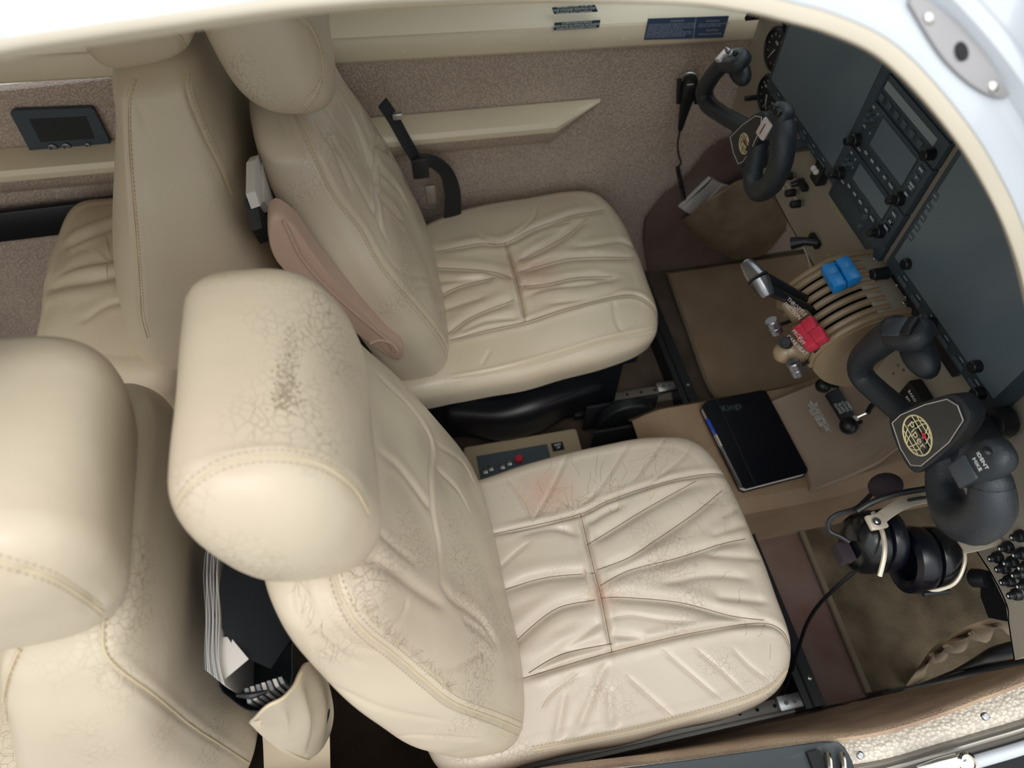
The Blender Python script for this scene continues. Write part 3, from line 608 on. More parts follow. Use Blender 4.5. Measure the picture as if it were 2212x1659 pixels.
# ================================================================== AFT-FACING SEATS AND WHAT IS TUCKED BETWEEN
mat('paper', 'D8D4CE', 0.8); mat('paper_grey', '9A9CA0', 0.8); mat('folder_black', '12171E', 0.55, bump=.2, bscale=300)
def aft_seat(label, yc, secs, head, outline, zb, ze, pipes, folds, cfolds, seam, seam_rows, hide='hide'):
    root = thing('cabin_seat', (-.42, yc, .05), label, 'seat', 'cream leather seats facing backwards')
    G = loft(secs, N=300, M=140, cap0=(.04, 2.4), cap1=(.045, 2.2), exp=4.2); vv, F = body_of(G); vv = soft(vv, F, .0016, 16, 11)
    ls = [(drape(vv, F, p), .003, .002, .001) for p in pipes] + [(drape(vv, F, px), w, d, pf) for w, d, pf, px in folds]
    base = vv.copy(); vv = crease(vv, F, ls); bk = finish(vv, F, 'backrest', MATS[hide], root, G.shape[0], G.shape[1])
    mp = MB(); ms_ = MB()
    for p in pipes:
        q = drape(vv, F, p, .0005)
        if q is not None: mp.tube(q, .0013, 6)
        q = drape(vv, F, [(u + 7, v) for u, v in p], .0004, .002)
        if q is not None and len(q) > 3: stitches(ms_, q)
    if mp.n: mp.build('piping', MATS['piping'], bk)
    if ms_.n: ms_.build('stitching', MATS['thread'], bk, kind='stuff')
    G = loft(head, N=220, M=90, cap0=(.05, 2.3), cap1=(.075, 2.1), exp=3.2); vv, F = body_of(G); vv = soft(vv, F, .001, 18, 2)
    if seam:
        vv = crease(vv, F, [(drape(vv, F, seam), .003, .002, .001)])
    hd = finish(vv, F, 'headrest', MATS[hide], root, G.shape[0], G.shape[1])
    if seam:
        q = drape(vv, F, seam, .0003); mb = MB(); mb.tube(q, .0010, 6); mb.build('piping', MATS['piping'], hd); mb = MB()
        for o_ in seam_rows:
            q = drape(vv, F, [(u, v + o_) for u, v in seam], .0003, .002)
            if q is not None and len(q) > 2: stitches(mb, q, .0055, .003, .0006)
        if mb.n: mb.build('stitching', MATS['thread'], hd, kind='stuff')
    G = cushion_body(outline, zb, ze, .03, r=.05, N=300, rings=80); vv, F = body_of(G); vv = soft(vv, F, .003, 16, 6)
    vv = crease(vv, F, [(drape(vv, F, px), w, d, pf) for w, d, pf, px in cfolds]); finish(vv, F, 'cushion', MATS[hide], root, G.shape[0], G.shape[1])
    fr = MB(); o = np.array(outline); fr.box((o[:, 0].mean(), yc, zb / 2 + .02), (.34, .36, zb - .05), bev=.02); fr.build('seat_base', MATS['black_metal'], root)
    return root
def asec(xa, xb, z, yc, hw): return ((xa + xb) / 2, yc, z), ((xb - xa) / 2, 0, 0), (0, hw, 0)
Bg = (.010, .007, .004)
far_aft = aft_seat('cream leather rear seat beside the black jack panel on the far wall', .335,
    [asec(-.56, -.27, .34, .335, .20), asec(-.53, -.25, .50, .335, .222), asec(-.475, -.245, .68, .335, .222), asec(-.425, -.25, .80, .335, .20), asec(-.385, -.258, .90, .335, .155), asec(-.365, -.258, .97, .335, .135)],
    [((-.305, .20 + k * .08, 1.035), (.074, 0, .01), (.012, 0, .085)) for k in range(4)],
    [(-.685, .17), (-.58, .11), (-.45, .10), (-.40, .30), (-.45, .56), (-.60, .585), (-.675, .57), (-.70, .45), (-.70, .3)], .25, .50,
    [[(288, 172), (276, 225), (278, 330), (290, 480), (300, 600), (305, 680), (318, 730)], [(403, 160), (406, 205), (440, 290), (470, 350), (500, 420)]],
    [(*Fn, [(295, 225), (310, 260), (312, 285)])], [(*Bg, [(105, 612), (145, 587), (199, 567), (275, 561)]), (*Bg, [(101, 625), (150, 612), (199, 605), (275, 590)]), (*Bg, [(140, 540), (163, 522), (217, 500), (280, 480)]), (*Md, [(170, 700), (230, 660), (290, 650)])],
    [(330, 60), (390, 80), (400, 130), (395, 155)], (-6,), 'hide_shade')
near_aft = aft_seat('cream leather rear seat at the bottom left, dark papers in its back pocket', -.335,
    [asec(-.60, -.345, .30, -.335, .20), asec(-.57, -.345, .48, -.335, .222), asec(-.52, -.335, .64, -.335, .215), asec(-.47, -.318, .76, -.335, .19), asec(-.44, -.315, .84, -.335, .15), asec(-.43, -.315, .88, -.335, .12)],
    [((-.378 - .004 * k, -.48 + k * .085, .945 - .004 * k), (.088, 0, -.01), (.022, 0, .095)) for k in range(4)],
    [(-.80, -.56), (-.62, -.57), (-.48, -.56), (-.45, -.34), (-.48, -.12), (-.64, -.11), (-.8, -.12), (-.85, -.34)], .25, .42,
    [[(226, 1318), (222, 1370), (228, 1412), (262, 1450), (330, 1500), (410, 1566), (480, 1612), (545, 1655)], [(42, 1402), (18, 1460), (8, 1520), (14, 1600)]],
    [(*Fn, [(180, 1400), (200, 1440), (240, 1470)])], [], [(-5, 1212), (60, 1230), (120, 1252), (180, 1290), (222, 1322)], (-14, 12))
# papers and black folders standing between the seat backs
fz = .70
rim = [(452, 1150), (462, 1300), (468, 1420), (478, 1487), (500, 1512), (545, 1540), (600, 1528), (632, 1480), (634, 1420), (634, 1300), (600, 1150)]
R3 = [at(u, v, z=fz - .03) for u, v in rim]
dp = thing('document_pouch', np.mean(R3, 0) - [0, 0, .25], 'black pouch of papers standing in the pocket between the two near seat backs', 'pouch')
mb = MB(); P = cr(R3, 4, True); mb.grid(np.array([P, P + [0, 0, .006], P * .985 + np.mean(P, 0) * .015 + [0, 0, .006], P * .985 + np.mean(P, 0) * .015 + [0, 0, -.20]]), closed=True); mb.grid(np.array([P, P * .8 + np.mean(P, 0) * .2 - [0, 0, .04], P * .5 + np.mean(P, 0) * .5 - [.02, 0, .22]]), closed=True)
c_ = np.mean(P, 0); mb.add(np.r_[[c_ - [0, 0, .1]], P - [0, 0, .1]], [(0, 1 + i, 1 + (i + 1) % len(P)) for i in range(len(P))]); mb.build('pouch_body', MATS['folder_black'], dp)
# black flap leaning inside
flap = [at(488, 1190, z=fz), at(470, 1300, z=fz), at(462, 1330, z=fz), at(500, 1390, z=fz - .012), at(540, 1425, z=fz - .022), at(585, 1445, z=fz - .035), at(630, 1380, z=fz - .045), at(630, 1180, z=fz - .04)]
mb = MB(); mb.add(np.r_[[np.mean(flap, 0)], flap, [np.mean(flap, 0) - [0, 0, .003]], np.array(flap) - [0, 0, .003]], [(0, 1 + i, 1 + (i + 1) % 8) for i in range(8)] + [(9, 10 + (i + 1) % 8, 10 + i) for i in range(8)] + [(1 + i, 10 + i, 10 + (i + 1) % 8, 1 + (i + 1) % 8) for i in range(8)]); mb.build('flap', MATS['folder_black'], dp, auto=50)
pstack = thing('paper_stack', at(450, 1300, z=fz - .15), 'fanned stack of paper sheets on edge between the rear seat back and the black pouch', 'papers')
for k in range(9):
    u0 = 441 + k * 3.6
    L3 = [at(u0 + 6 - (k % 3) * 2, 1168 + 3 * k, z=fz + .004 - .001 * k), at(u0 - 2 + (k % 2) * 3, 1240, z=fz + .004), at(u0 + 3 - (k % 2) * 2, 1330, z=fz + .002), at(u0 + 1, 1400 + 3 * k, z=fz), at(u0 + 2 + k * 1.5, 1447 + 4.2 * k, z=fz - .004)]
    L3 = cr(L3, 5); sh = MB(); sh.sheet(np.array([L3, L3 - [0, 0, .16]]), (.0007, 0, 0)); sh.build('sheet', MATS['paper' if k % 3 else 'paper_grey'], pstack)
card = [at(u, v, z=fz - .012) for u, v in ((461, 1378), (497, 1376), (537, 1424), (480, 1472), (470, 1440))]
mb = MB(); mb.prism(card, (0, 0, -.001)); tag(mb.build('folded_card', MATS['paper'], smooth=False), 'folded whitish card poking out beside the black pouch', 'card')
# bundle of striped booklets lower in the pocket
bk_ = thing('booklet_stack', at(575, 1490, z=.60), 'bundle of booklets seen edge-on, clipped at the bottom of the black pouch', 'booklets')
for k in range(7):
    a = at(528 + k * 12, 1488 - k * 4, z=.672); b = at(535 + k * 12, 1520 - k * 7, z=.672); mb = MB(); d = unit(b - a)
    mb.prism([a, b, b + [.004, 0, 0], a + [.004, 0, 0]], (0, 0, -.05)); mb.build('booklet', MATS['paper' if k % 2 else 'paper_grey'], bk_, smooth=False)
mb = MB(); mb.tube(resample([at(512, 1502, z=.682), at(545, 1503, z=.684), at(578, 1494, z=.682)], n=8), [.002, .004, .002], 8); mb.build('clip', MATS['black_plastic'], bk_)
# gathered leather pocket
up = cr([at(u, v, x=x) for u, v, x in ((544, 1558, -.262), (556, 1548, -.24), (578, 1526, -.222), (612, 1508, -.208), (638, 1480, -.200), (652, 1450, -.198), (668, 1430, -.198), (700, 1440, -.20))], 8)
lo = cr([at(u, v, x=x) for u, v, x in ((544, 1560, -.262), (565, 1582, -.262), (590, 1604, -.262), (620, 1626, -.262), (650, 1640, -.262), (668, 1642, -.260), (695, 1620, -.255), (712, 1590, -.25))], 8)
G = np.array([up + (lo - up) * t + np.array([[.010 * math.sin(t * math.pi) + .004 * math.sin(i * .42 + t * 2) * math.sin(t * math.pi), 0, 0] for i in range(len(up))]) for t in np.linspace(0, 1, 24)])
mb = MB(); mb.sheet(G, (-.003, 0, 0)); pk = mb.build('seat_pocket', MATS['hide'], near_aft); mb = MB(); mb.tube(up[:40], .0016, 7); mb.tube(resample(lo[2:40], n=40) + [.003, 0, 0], .0008, 5); mb.build('piping', MATS['piping'], pk)
# hard rear shell edge of the aft seat
mb = MB(); q = [at(709, 1500, x=-.24), at(711, 1560, x=-.25), at(713, 1659, x=-.262), at(716, 1740, x=-.27)]; q = cr(q, 5)
G = np.array([q + np.array([-.012 * k, .0, 0]) + np.array([0, -.0, 0]) for k in range(9)]); mb.sheet(G, (0, -.012, 0)); mb.build('back_shell', MATS['hide_shade'], near_aft)
# ================================================================== INSTRUMENT PANEL
mat('panel_tan', '989082', 0.5, bump=.12, bscale=900); mat('panel_dark', '39454D', 0.5, bump=.1, bscale=900); mat('screen', '616F78', 0.40, spec=0.6, coat=0.15)  # panel and screen tones lifted, haze over them painted into the colour
mat('screen_bar', '8A9698', 0.3); mat('screen_frame', '39424A', 0.4); mat('key_grey', '4A555D', 0.5); mat('badge_glass', '24292D', .14, spec=.6); mat('glare', '2B2C2E', 0.8, bump=.3, bscale=600)
mat('blue_plastic', '1C86D2', 0.32, noise=.1); mat('red_plastic', 'C8324A', 0.32, noise=.1); mat('tan_enamel', '968266', 0.30, bump=.12, bscale=500, noise=.12, nscale=20); mat('rubber_tan', '9A835F', 0.55)
mat('grip_black', '262C32', 0.36, bump=.35, bscale=900, btype='voronoi'); mat('knob_black', '14171A', 0.4); mat('gunmetal', '8B8C90', 0.28, .9)  # grip black raised with the same painted haze
mat('gold_ink', 'E6D9A8', 0.5); mat('silver_ink', 'D5CCC8', 0.35, .3); mat('red_ink', 'D0304A', 0.5); mat('yellow_ink', 'CBBE62', 0.6)
XP = .724
def pq(u, v, d=0.0): p = at(u, v, x=XP - d); return p[1], p[2]
RT, UPV = (0, -1, 0), (0, 0, 1)            # across and up on the panel, as the pilots see it
low = [(.556, .535), (.47, .524), (.386, .519), (.258, .510), (.168, .506), (.053, .506), (-.10, .500), (-.30, .492), (-.44, .489), (-.49, .492), (-.535, .486), (-.556, .470), (-.60, .44)]
hi = [(-.60, .76), (-.56, .84), (-.45, .895), (-.2, .915), (.1, .92), (.3, .915), (.45, .88), (.53, .81), (.556, .74)]
pn = [(XP, y, z) for y, z in low + hi]
panel = thing('instrument_panel', (XP, 0, .47), 'tan instrument panel across the nose, filled with dark screens, radios and switches', 'instrument panel')
mb = MB(); mb.prism(pn, (.012, 0, 0)); mb.build('panel_plate', MATS['panel_tan'], panel, smooth=False)
mb = MB(); G = np.array([[[XP + a, y, z + b] for y, z in cr(np.array(hi), 6)] for a, b in ((-.03, .012), (-.032, .006), (-.028, .0), (.0, .0), (0, .012))]); G2 = np.array([[[x, y, z + .012 - (x - XP) * .12] for y, z in cr(np.array(hi), 6)] for x in (XP - .03, XP + .1, XP + .28)])
mb.grid(G); mb.sheet(G2, (0, 0, .006)); mb.build('glareshield', MATS['glare'], panel)
mb = MB(); edge = cr([(XP, y, z) for y, z in low], 6); G = np.array([edge + [0, 0, 0], edge + [.01, 0, -.004], edge + [.03, 0, -.004], edge + [.2, 0, .02]]); mb.sheet(G, (0, 0, .003)); mb.build('lower_lip', MATS['panel_tan'], panel)

def pbox(mb, y0, y1, z0, z1, d0, d1, bev=.002):
    mb.box((XP - (d0 + d1) / 2, (y0 + y1) / 2, (z0 + z1) / 2), (d1 - d0, abs(y1 - y0), abs(z1 - z0)), bev=bev); return mb
def knob(mb, y, z, r, d0, d1, k=18, x0=XP):
    mb.lathe((x0 - d0, y, z), (-1, 0, 0), [(r * 1.06, 0), (r, .002), (r * .94, d1 - d0 - .0015), (r * .8, d1 - d0), (.0005, d1 - d0)], k); return mb
def ink(txt, size, y, z, d, parent, m='white_ink', al='CENTER', sp=1.0): return text_mesh(txt, size, (XP - d, y, z), RT, UPV, MATS[m], parent, 'lettering', .00015, al, sp)
# two big screens
for nm, y0, y1, z0, z1, lab in (('flight_display', .143, .435, .672, .905, 'large dark blank screen in front of the far seat, upper left of the radio stack'), ('flight_display', -.335, -.040, .672, .905, 'large dark blank screen in front of the near seat, right of the radio stack')):
    t = thing('flight_display', (XP, (y0 + y1) / 2, z0), lab, 'display')
    mb = MB(); pbox(mb, y0, y1, z0, z1, 0, .016, .005); mb.build('bezel', MATS['panel_dark'], t)
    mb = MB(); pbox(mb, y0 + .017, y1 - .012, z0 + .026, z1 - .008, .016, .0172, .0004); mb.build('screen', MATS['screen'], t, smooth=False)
    for k in range(6):
        mb = MB(); yy = y0 + .05 + k * (y1 - y0 - .1) / 5; pbox(mb, yy - .012, yy + .012, z0 + .007, z0 + .014, .016, .0185, .001); mb.build('softkey', MATS['key_grey'], t)
        mb = MB(); pbox(mb, yy - .005, yy + .005, z0 + .0175, z0 + .019, .016, .0163, 0); mb.build('key_mark', MATS['grey_ink'], t, smooth=False)
# near display: side keys with legends on its far edge
    if y0 < 0:
        for k, (u, v) in enumerate(((2022, 424), (2008, 447), (1995, 470), (1982, 491), (1969, 511))):
            y, z = pq(u, v, .0165); mb = MB(); pbox(mb, y - .006, y + .006, z - .0055, z + .0055, .016, .0182, .001); mb.build('side_key', MATS['key_grey'], t)
            mb = MB(); pbox(mb, y - .004, y + .004, z - .0006, z + .0006, .0182, .0184, 0); mb.build('key_mark', MATS['grey_ink'], t, smooth=False)
        mb = MB(); knob(mb, -.175, .686, .009, .016, .030); mb.build('knob', MATS['knob_black'], t)
        mb = MB(); knob(mb, -.30, .686, .009, .016, .030); mb.build('knob', MATS['knob_black'], t)
# radio stack
YL, YR = .152, -.022
def unit_box(name, z0, z1, label, d=.012, cat='radio'):
    t = thing(name, (XP, (YL + YR) / 2, z0), label, cat); mb = MB(); pbox(mb, YL, YR, z0, z1, 0, d, .002); mb.build('faceplate', MATS['panel_dark'], t); return t
def key(t, y, z, w, h, d=.012, txt=None, m='key_grey', s=.0055):
    mb = MB(); pbox(mb, y - w / 2, y + w / 2, z - h / 2, z + h / 2, d, d + .0025, .0008); mb.build('key', MATS[m], t)
    if txt: ink(txt, s, y, z, d + .0027, t)
t = unit_box('audio_panel', .884, .908, 'audio selector strip at the very top of the radio stack', cat='audio panel')
for k in range(9): key(t, .128 - k * .0155, .897, .011, .009)
t = unit_box('transponder', .838, .882, 'radio with a long pale display bar and a row of square buttons')
mb = MB(); pbox(mb, .139, .0, .861, .8735, .012, .0128, 0); mb.build('display_bar', MATS['screen_bar'], t, smooth=False)
for k, s_ in enumerate(('FPL', 'DEF', 'ALT', 'VFR', 'ENT', 'CLR')): key(t, .134 - k * .0222, .849, .012, .010, txt='')
mb = MB(); knob(mb, -.006, .853, .0085, .012, .028); mb.build('knob', MATS['knob_black'], t)
def navigator(z0, z1, lab, reflect=None):
    t = unit_box('navigator', z0, z1, lab, .013); H = z1 - z0
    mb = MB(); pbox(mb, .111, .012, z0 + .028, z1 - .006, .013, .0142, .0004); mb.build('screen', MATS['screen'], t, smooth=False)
    mb = MB(); 
    mb2 = MB(); fr = [(.113, z0 + .026), (.010, z0 + .026), (.010, z1 - .004), (.113, z1 - .004), (.113, z0 + .026)]; mb2.tube([(XP - .0135, a, b) for a, b in fr], .0006, 4); mb2.build('screen_frame', MATS['screen_frame'], t)
    for k, s_ in enumerate(('CDI', 'OBS', 'MSG', 'FPL', 'PROC')): key(t, .108 - k * .020, z0 + .0145, .011, .0065, .013, s_, s=.0048)
    for yy, zz, r in ((.140, z0 + .015, .0085), (.001, z0 + .013, .0085)):
        mb = MB(); knob(mb, yy, zz, r * 1.25, .013, .024); knob(mb, yy, zz, r * .8, .024, .036); mb.build('dual_knob', MATS['knob_black'], t)
    for yy, zz, s_ in ((.143, z1 - .008, 'COM'), (.143, z0 + .040, 'VLOC'), (.122, z0 + .040, 'V'), (.125, z1 - .010, 'C')): ink(s_, .0052, yy, zz, .0133, t)
    for k, s_ in enumerate(('RNG', 'D', 'MENU')): key(t, -.006, z1 - .010 - k * .0135, .014, .0075, .013, s_, s=.0046)
    for k, s_ in enumerate(('CLR', 'ENT')): key(t, -.006, z0 + .040 - k * .0125, .014, .0065, .013, s_, s=.0046)
    ink('PUSH', .0038, .128, z0 + .006, .0133, t); ink('PUSH', .0038, .014, z0 + .006, .0133, t)
    for yy, zz in ((.140, z1 - .020), (.128, z1 - .020), (.140, z1 - .03)):
        mb = MB(); knob(mb, yy, zz, .004, .013, .019, 10); mb.build('button', MATS['key_grey'], t)
navigator(.754, .836, 'upper of the two radios with square screens and side keys')
navigator(.688, .752, 'lower of the two radios with square screens, over the blank plate')
t = unit_box('blank_plate', .648, .686, 'dark plate with round selector knobs closing the bottom of the radio stack', .010, 'panel plate')
for u, v, r in ((1872, 468, .006), (1862, 488, .0055)):
    y, z = pq(u, v, .012); mb = MB(); knob(mb, y, z, r, .010, .017, 14); mb.build('button', MATS['key_grey'], t)
# steam gauges at the far left of the panel
def dial(u, v, r, lab, hand=40, txt=()):
    y, z = pq(u, v, .008); t = thing('gauge', (XP, y, z - r), lab, 'gauge')
    mb = MB(); mb.lathe((XP, y, z), (-1, 0, 0), [(r * 1.12, 0), (r * 1.12, .006), (r * 1.0, .010), (r * .96, .006)], 28); mb.build('case', MATS['knob_black'], t)
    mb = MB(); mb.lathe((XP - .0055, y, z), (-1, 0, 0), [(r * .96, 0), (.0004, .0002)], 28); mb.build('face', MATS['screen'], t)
    for k in range(12):
        a = math.radians(k * 30); mb = MB(); p = np.array([XP - .0062, y + r * .80 * math.sin(a), z + r * .80 * math.cos(a)]); q = np.array([XP - .0062, y + r * .68 * math.sin(a), z + r * .68 * math.cos(a)]); mb.tube([p, (p + q) / 2, q], .0005, 4); mb.build('tick', MATS['white_ink'], t)
    a = math.radians(hand); mb = MB(); mb.tube([(XP - .0066, y, z), (XP - .0066, y + r * .35 * math.sin(a), z + r * .35 * math.cos(a)), (XP - .0066, y + r * .7 * math.sin(a), z + r * .7 * math.cos(a))], [.0012, .0009, .0004], 6); mb.build('needle', MATS['white_ink'], t)
    for s_, dy, dz in txt: ink(s_, r * .22, y + dy * r, z + dz * r, .0064, t)
    return t, y, z
dial(1672, 108, .036, 'round gauge at the upper far corner of the panel', 150, (('HSI', 0, .35),))
g, y, z = dial(1655, 205, .034, 'round gauge with white pointer behind the far control yoke', 200, (('20', .4, .3), ('10', -.4, .3)))
mb = MB(); knob(mb, y + .033, z - .028, .0055, .0, .030, 12); mb.build('setting_knob', MATS['knob_black'], g)
dial(1708, 28, .030, 'pale gauge half hidden by the door frame above the far yoke', 60)
g, y, z = dial(1936, 617, .034, 'black round pressure gauge on the tan panel beside the throttle quadrant', 135, (('10', .15, .45), ('INCHES', 0, .68)))
mb = MB(); arc = [(XP - .0064, y + .020 * math.cos(a), z - .012 + .012 * math.sin(a)) for a in np.linspace(-2.6, .8, 14)]; mb.tube(arc, .0011, 5); mb.build('arc_mark', MATS['white_ink'], g)
# knobs, switches and legends on the tan plate
def tan_item(name, u, v, lab, cat, build, d=.0):
    y, z = pq(u, v, d); t = thing(name, (XP, y, z), lab, cat); build(t, y, z); return t
def k_simple(r, L_):
    def f(t, y, z):
        mb = MB(); mb.lathe((XP, y, z), (-1, 0, 0), [(r * .6, 0), (r * .6, L_ * .35)], 12); mb.build('shaft', MATS['steel'], t)
        mb = MB(); knob(mb, y, z, r, L_ * .35, L_, 16); mb.build('cap', MATS['knob_black'], t)
    return f
for u, v, lab in ((1698, 382, 'small black knob under the far yoke grip, upper of three'), (1704, 418, 'small black knob beside its white legend, middle of three'), (1715, 442, 'small black knob lowest under the far yoke grip')):
    tan_item('push_knob', u, v, lab, 'knob', k_simple(.0075, .026), .02)
tan_item('dimmer_knob', 1888, 594, 'black knob on a short stalk beside the black pressure gauge', 'knob', k_simple(.010, .040), .035)
tan_item('dimmer_knob', 1958, 571, 'black knob at the upper edge of the black pressure gauge', 'knob', k_simple(.009, .026), .02)
tan_item('dimmer_knob', 1882, 614, 'small dark knob at the corner of the throttle quadrant plate', 'knob', k_simple(.006, .018), .015)
tan_item('dimmer_knob', 2163, 912, 'ribbed dark knob between the near yoke hub and its right grip', 'knob', k_simple(.020, .034), .02)
tan_item('dimmer_knob', 2110, 792, 'dark knob on the panel below the near display', 'knob', k_simple(.009, .03), .02)
def toggle(t, y, z):
    mb = MB(); pbox(mb, y - .018, y + .010, z - .005, z + .006, 0, .012, .002); mb.build('switch_body', MATS['knob_black'], t)
    mb = MB(); mb.tube([(XP - .008, y + .008, z - .004), (XP - .018, y + .012, z - .010)], [.006, .005], 10); mb.build('lever_tip', MATS['knob_black'], t)
tan_item('toggle_switch', 1738, 397, 'flat black toggle switch between the far yoke shaft and the small knobs', 'switch', toggle)
def gearlever(t, y, z):
    mb = MB(); pbox(mb, y - .016, y + .016, z - .007, z + .007, 0, .010, .002); mb.build('switch_body', MATS['knob_black'], t)
    mb = MB(); P = [(XP - .004, y - .010, z + .004), (XP - .022, y + .004, z - .002), (XP - .040, y + .014, z - .014)]; mb.tube(P, [.006, .008, .012], 10); mb.build('paddle', MATS['knob_black'], t)
tan_item('flap_lever', 1765, 520, 'black paddle lever beside yellow legends on the tan panel', 'lever', gearlever)
def whites(t, y, z):
    mb = MB(); pbox(mb, y - .016, y + .012, z - .022, z + .018, 0, .020, .003); mb.build('housing', MATS['knob_black'], t)
    for k in range(2):
        mb = MB(); mb.ball((XP - .024, y + .004 - k * .009, z + .004), .0055); mb.build('white_tip', MATS['paper'], t)
tan_item('gear_selector', 1785, 368, 'black selector with two white round tips below the far display', 'selector', whites)
def blackbox(t, y, z):
    mb = MB(); pbox(mb, y - .030, y + .030, z - .020, z + .022, 0, .022, .003); mb.build('housing', MATS['knob_black'], t)
    for k, s_ in enumerate(('BARO', 'MIN')): ink(s_, .008, y + .008, z + .010 - k * .012, .0225, t)
tan_item('switch_box', 1985, 870, 'black box with white legends beneath the near yoke horn', 'switch box', blackbox, .01)
def rocker(t, y, z):
    mb = MB(); pbox(mb, y - .012, y + .012, z - .022, z + .022, 0, .012, .002); mb.build('switch_body', MATS['knob_black'], t)
    ink('ON', .008, y, z + .012, .0123, t); ink('OFF', .008, y, z - .010, .0123, t)
tan_item('rocker_switch', 1984, 661, 'black rocker switch marked in white beside the near yoke', 'switch', rocker)
def avb(t, y, z):
    mb = MB(); pbox(mb, y - .045, y + .045, z - .018, z + .03, 0, .012, .002); mb.build('switch_body', MATS['knob_black'], t)
    ink('TEST', .008, y + .03, z, .0123, t); ink('PUSH', .008, y + .03, z - .010, .0123, t)
tan_item('annunciator', 2050, 745, 'black strip with small white legends right of the near yoke rocker', 'switch box', avb)
mb = MB(); pbox(mb, -.012, .018, .585, .592, 0, .004, .001); mb.build('slot_cover', MATS['matte_black'], panel)
for txt, u, v, s, m in (('OFF', 1690, 392, .009, 'white_ink'), ('ON', 1690, 404, .009, 'white_ink'), ('LANDING  GEAR  UP', 1712, 420, .007, 'white_ink'), ('FUEL PUMP\nLEFT  RIGHT', 1808, 450, .008, 'yellow_ink'), ('UP\n10\n25\n40', 1742, 505, .009, 'yellow_ink'), ('ALT\nAIR', 1790, 560, .009, 'yellow_ink'), ('VACUUM', 1978, 640, .007, 'white_ink')):
    y, z = pq(u, v, .001); ink(txt, s, y, z, .0006, panel, m)
mb = MB(); mb.tube([at(u, v, x=XP - .001) for u, v in ((1730, 525), (1745, 555), (1753, 592))], .0008, 5); mb.build('trim_line', MATS['white_ink'], panel)
for u, v in ((1940, 790), (1952, 800), (1930, 808)):
    y, z = pq(u, v, .001); mb = MB(); knob(mb, y, z, .0022, 0, .002, 10); mb.build('screw', MATS['steel'], panel)
# circuit breakers
cbs = [(2148, 1206), (2170, 1184), (2180, 1216), (2163, 1229), (2200, 1198), (2198, 1242), (2173, 1257), (2209, 1266), (2189, 1286), (2212, 1226), (2196, 1160)]
for k, (u, v) in enumerate(cbs):
    y, z = pq(u, v, .008); t = thing('circuit_breaker', (XP, y, z), 'round black circuit breaker button on the tan panel at the right edge', 'circuit breaker', 'circuit breakers at the right edge')
    mb = MB(); knob(mb, y, z, .0085, 0, .008, 14); mb.build('collar', MATS['knob_black'], t)
    mb = MB(); knob(mb, y, z, .0052, .008, .016, 12); mb.build('button', MATS['knob_black'], t)
    mb = MB(); mb.lathe((XP - .0162, y, z), (-1, 0, 0), [(.0018, 0), (.0004, .0004)], 8); mb.build('rating_mark', MATS['white_ink'], t)
    ink(('AUTO\nPILOT', 'STALL', 'PITOT', 'LIGHTS', 'FUEL')[k % 5], .0045, y - .001, z - .013, .0006, panel, 'grey_ink')

# ================================================================== THROTTLE QUADRANT
qd = thing('throttle_quadrant', (XP, -.062, .48), 'tan curved throttle quadrant with slotted ribs under the panel centre', 'quadrant')
Q0, Q1 = .0, -.125
prof = cr([(.722, .656), (.690, .656), (.655, .651), (.625, .634), (.600, .608), (.587, .580), (.592, .548), (.603, .531), (.635, .497), (.68, .47), (.724, .46)], 8)
front = prof[:len(prof)]
for ya, yb, nm in ((Q0 + .004, Q0 - .006, 'side_cheek'), (Q1 + .006, Q1 - .010, 'side_cheek')):
    mb = MB(); poly = [(x, ya, z) for x, z in prof] + [(.724, ya, .656)]; mb.prism(poly, (0, yb - ya, 0)); o = mb.build(nm, MATS['tan_enamel'], qd, auto=30)
    mb = MB(); mb.tube([(x - .001, (ya + yb) / 2, z + .001) for x, z in prof[:50]], .0052, 8); mb.build('rim', MATS['tan_enamel'], o)
mb = MB(); core = [(x + .016, -.006, z - .012) for x, z in prof[8:]] + [(.724, -.006, .644)]; mb.prism(core, (0, -.110, 0)); mb.build('slot_well', MATS['matte_black'], qd, auto=30)
ribs = np.linspace(-.012, -.113, 7)
arc = resample(np.array([(x, z) for x, z in prof[9:46]]), n=26)
for k, yr in enumerate(ribs):
    mb = MB(); P = np.array([(x, yr, z) for x, z in arc]); mb.tube(P, .0058, 8); mb.build('rib', MATS['tan_enamel'], qd)
mb = MB(); mb.box((.694, (Q0 + Q1) / 2, .6545), (.062, .122, .005), bev=.001); mb.build('top_plate', MATS['panel_tan'], qd)
for yy in (-.015, -.11):
    mb = MB(); mb.lathe((.712, yy, .657), (0, 0, 1), [(.0028, 0), (.002, .001), (.0003, .001)], 10); mb.build('screw', MATS['steel'], qd)
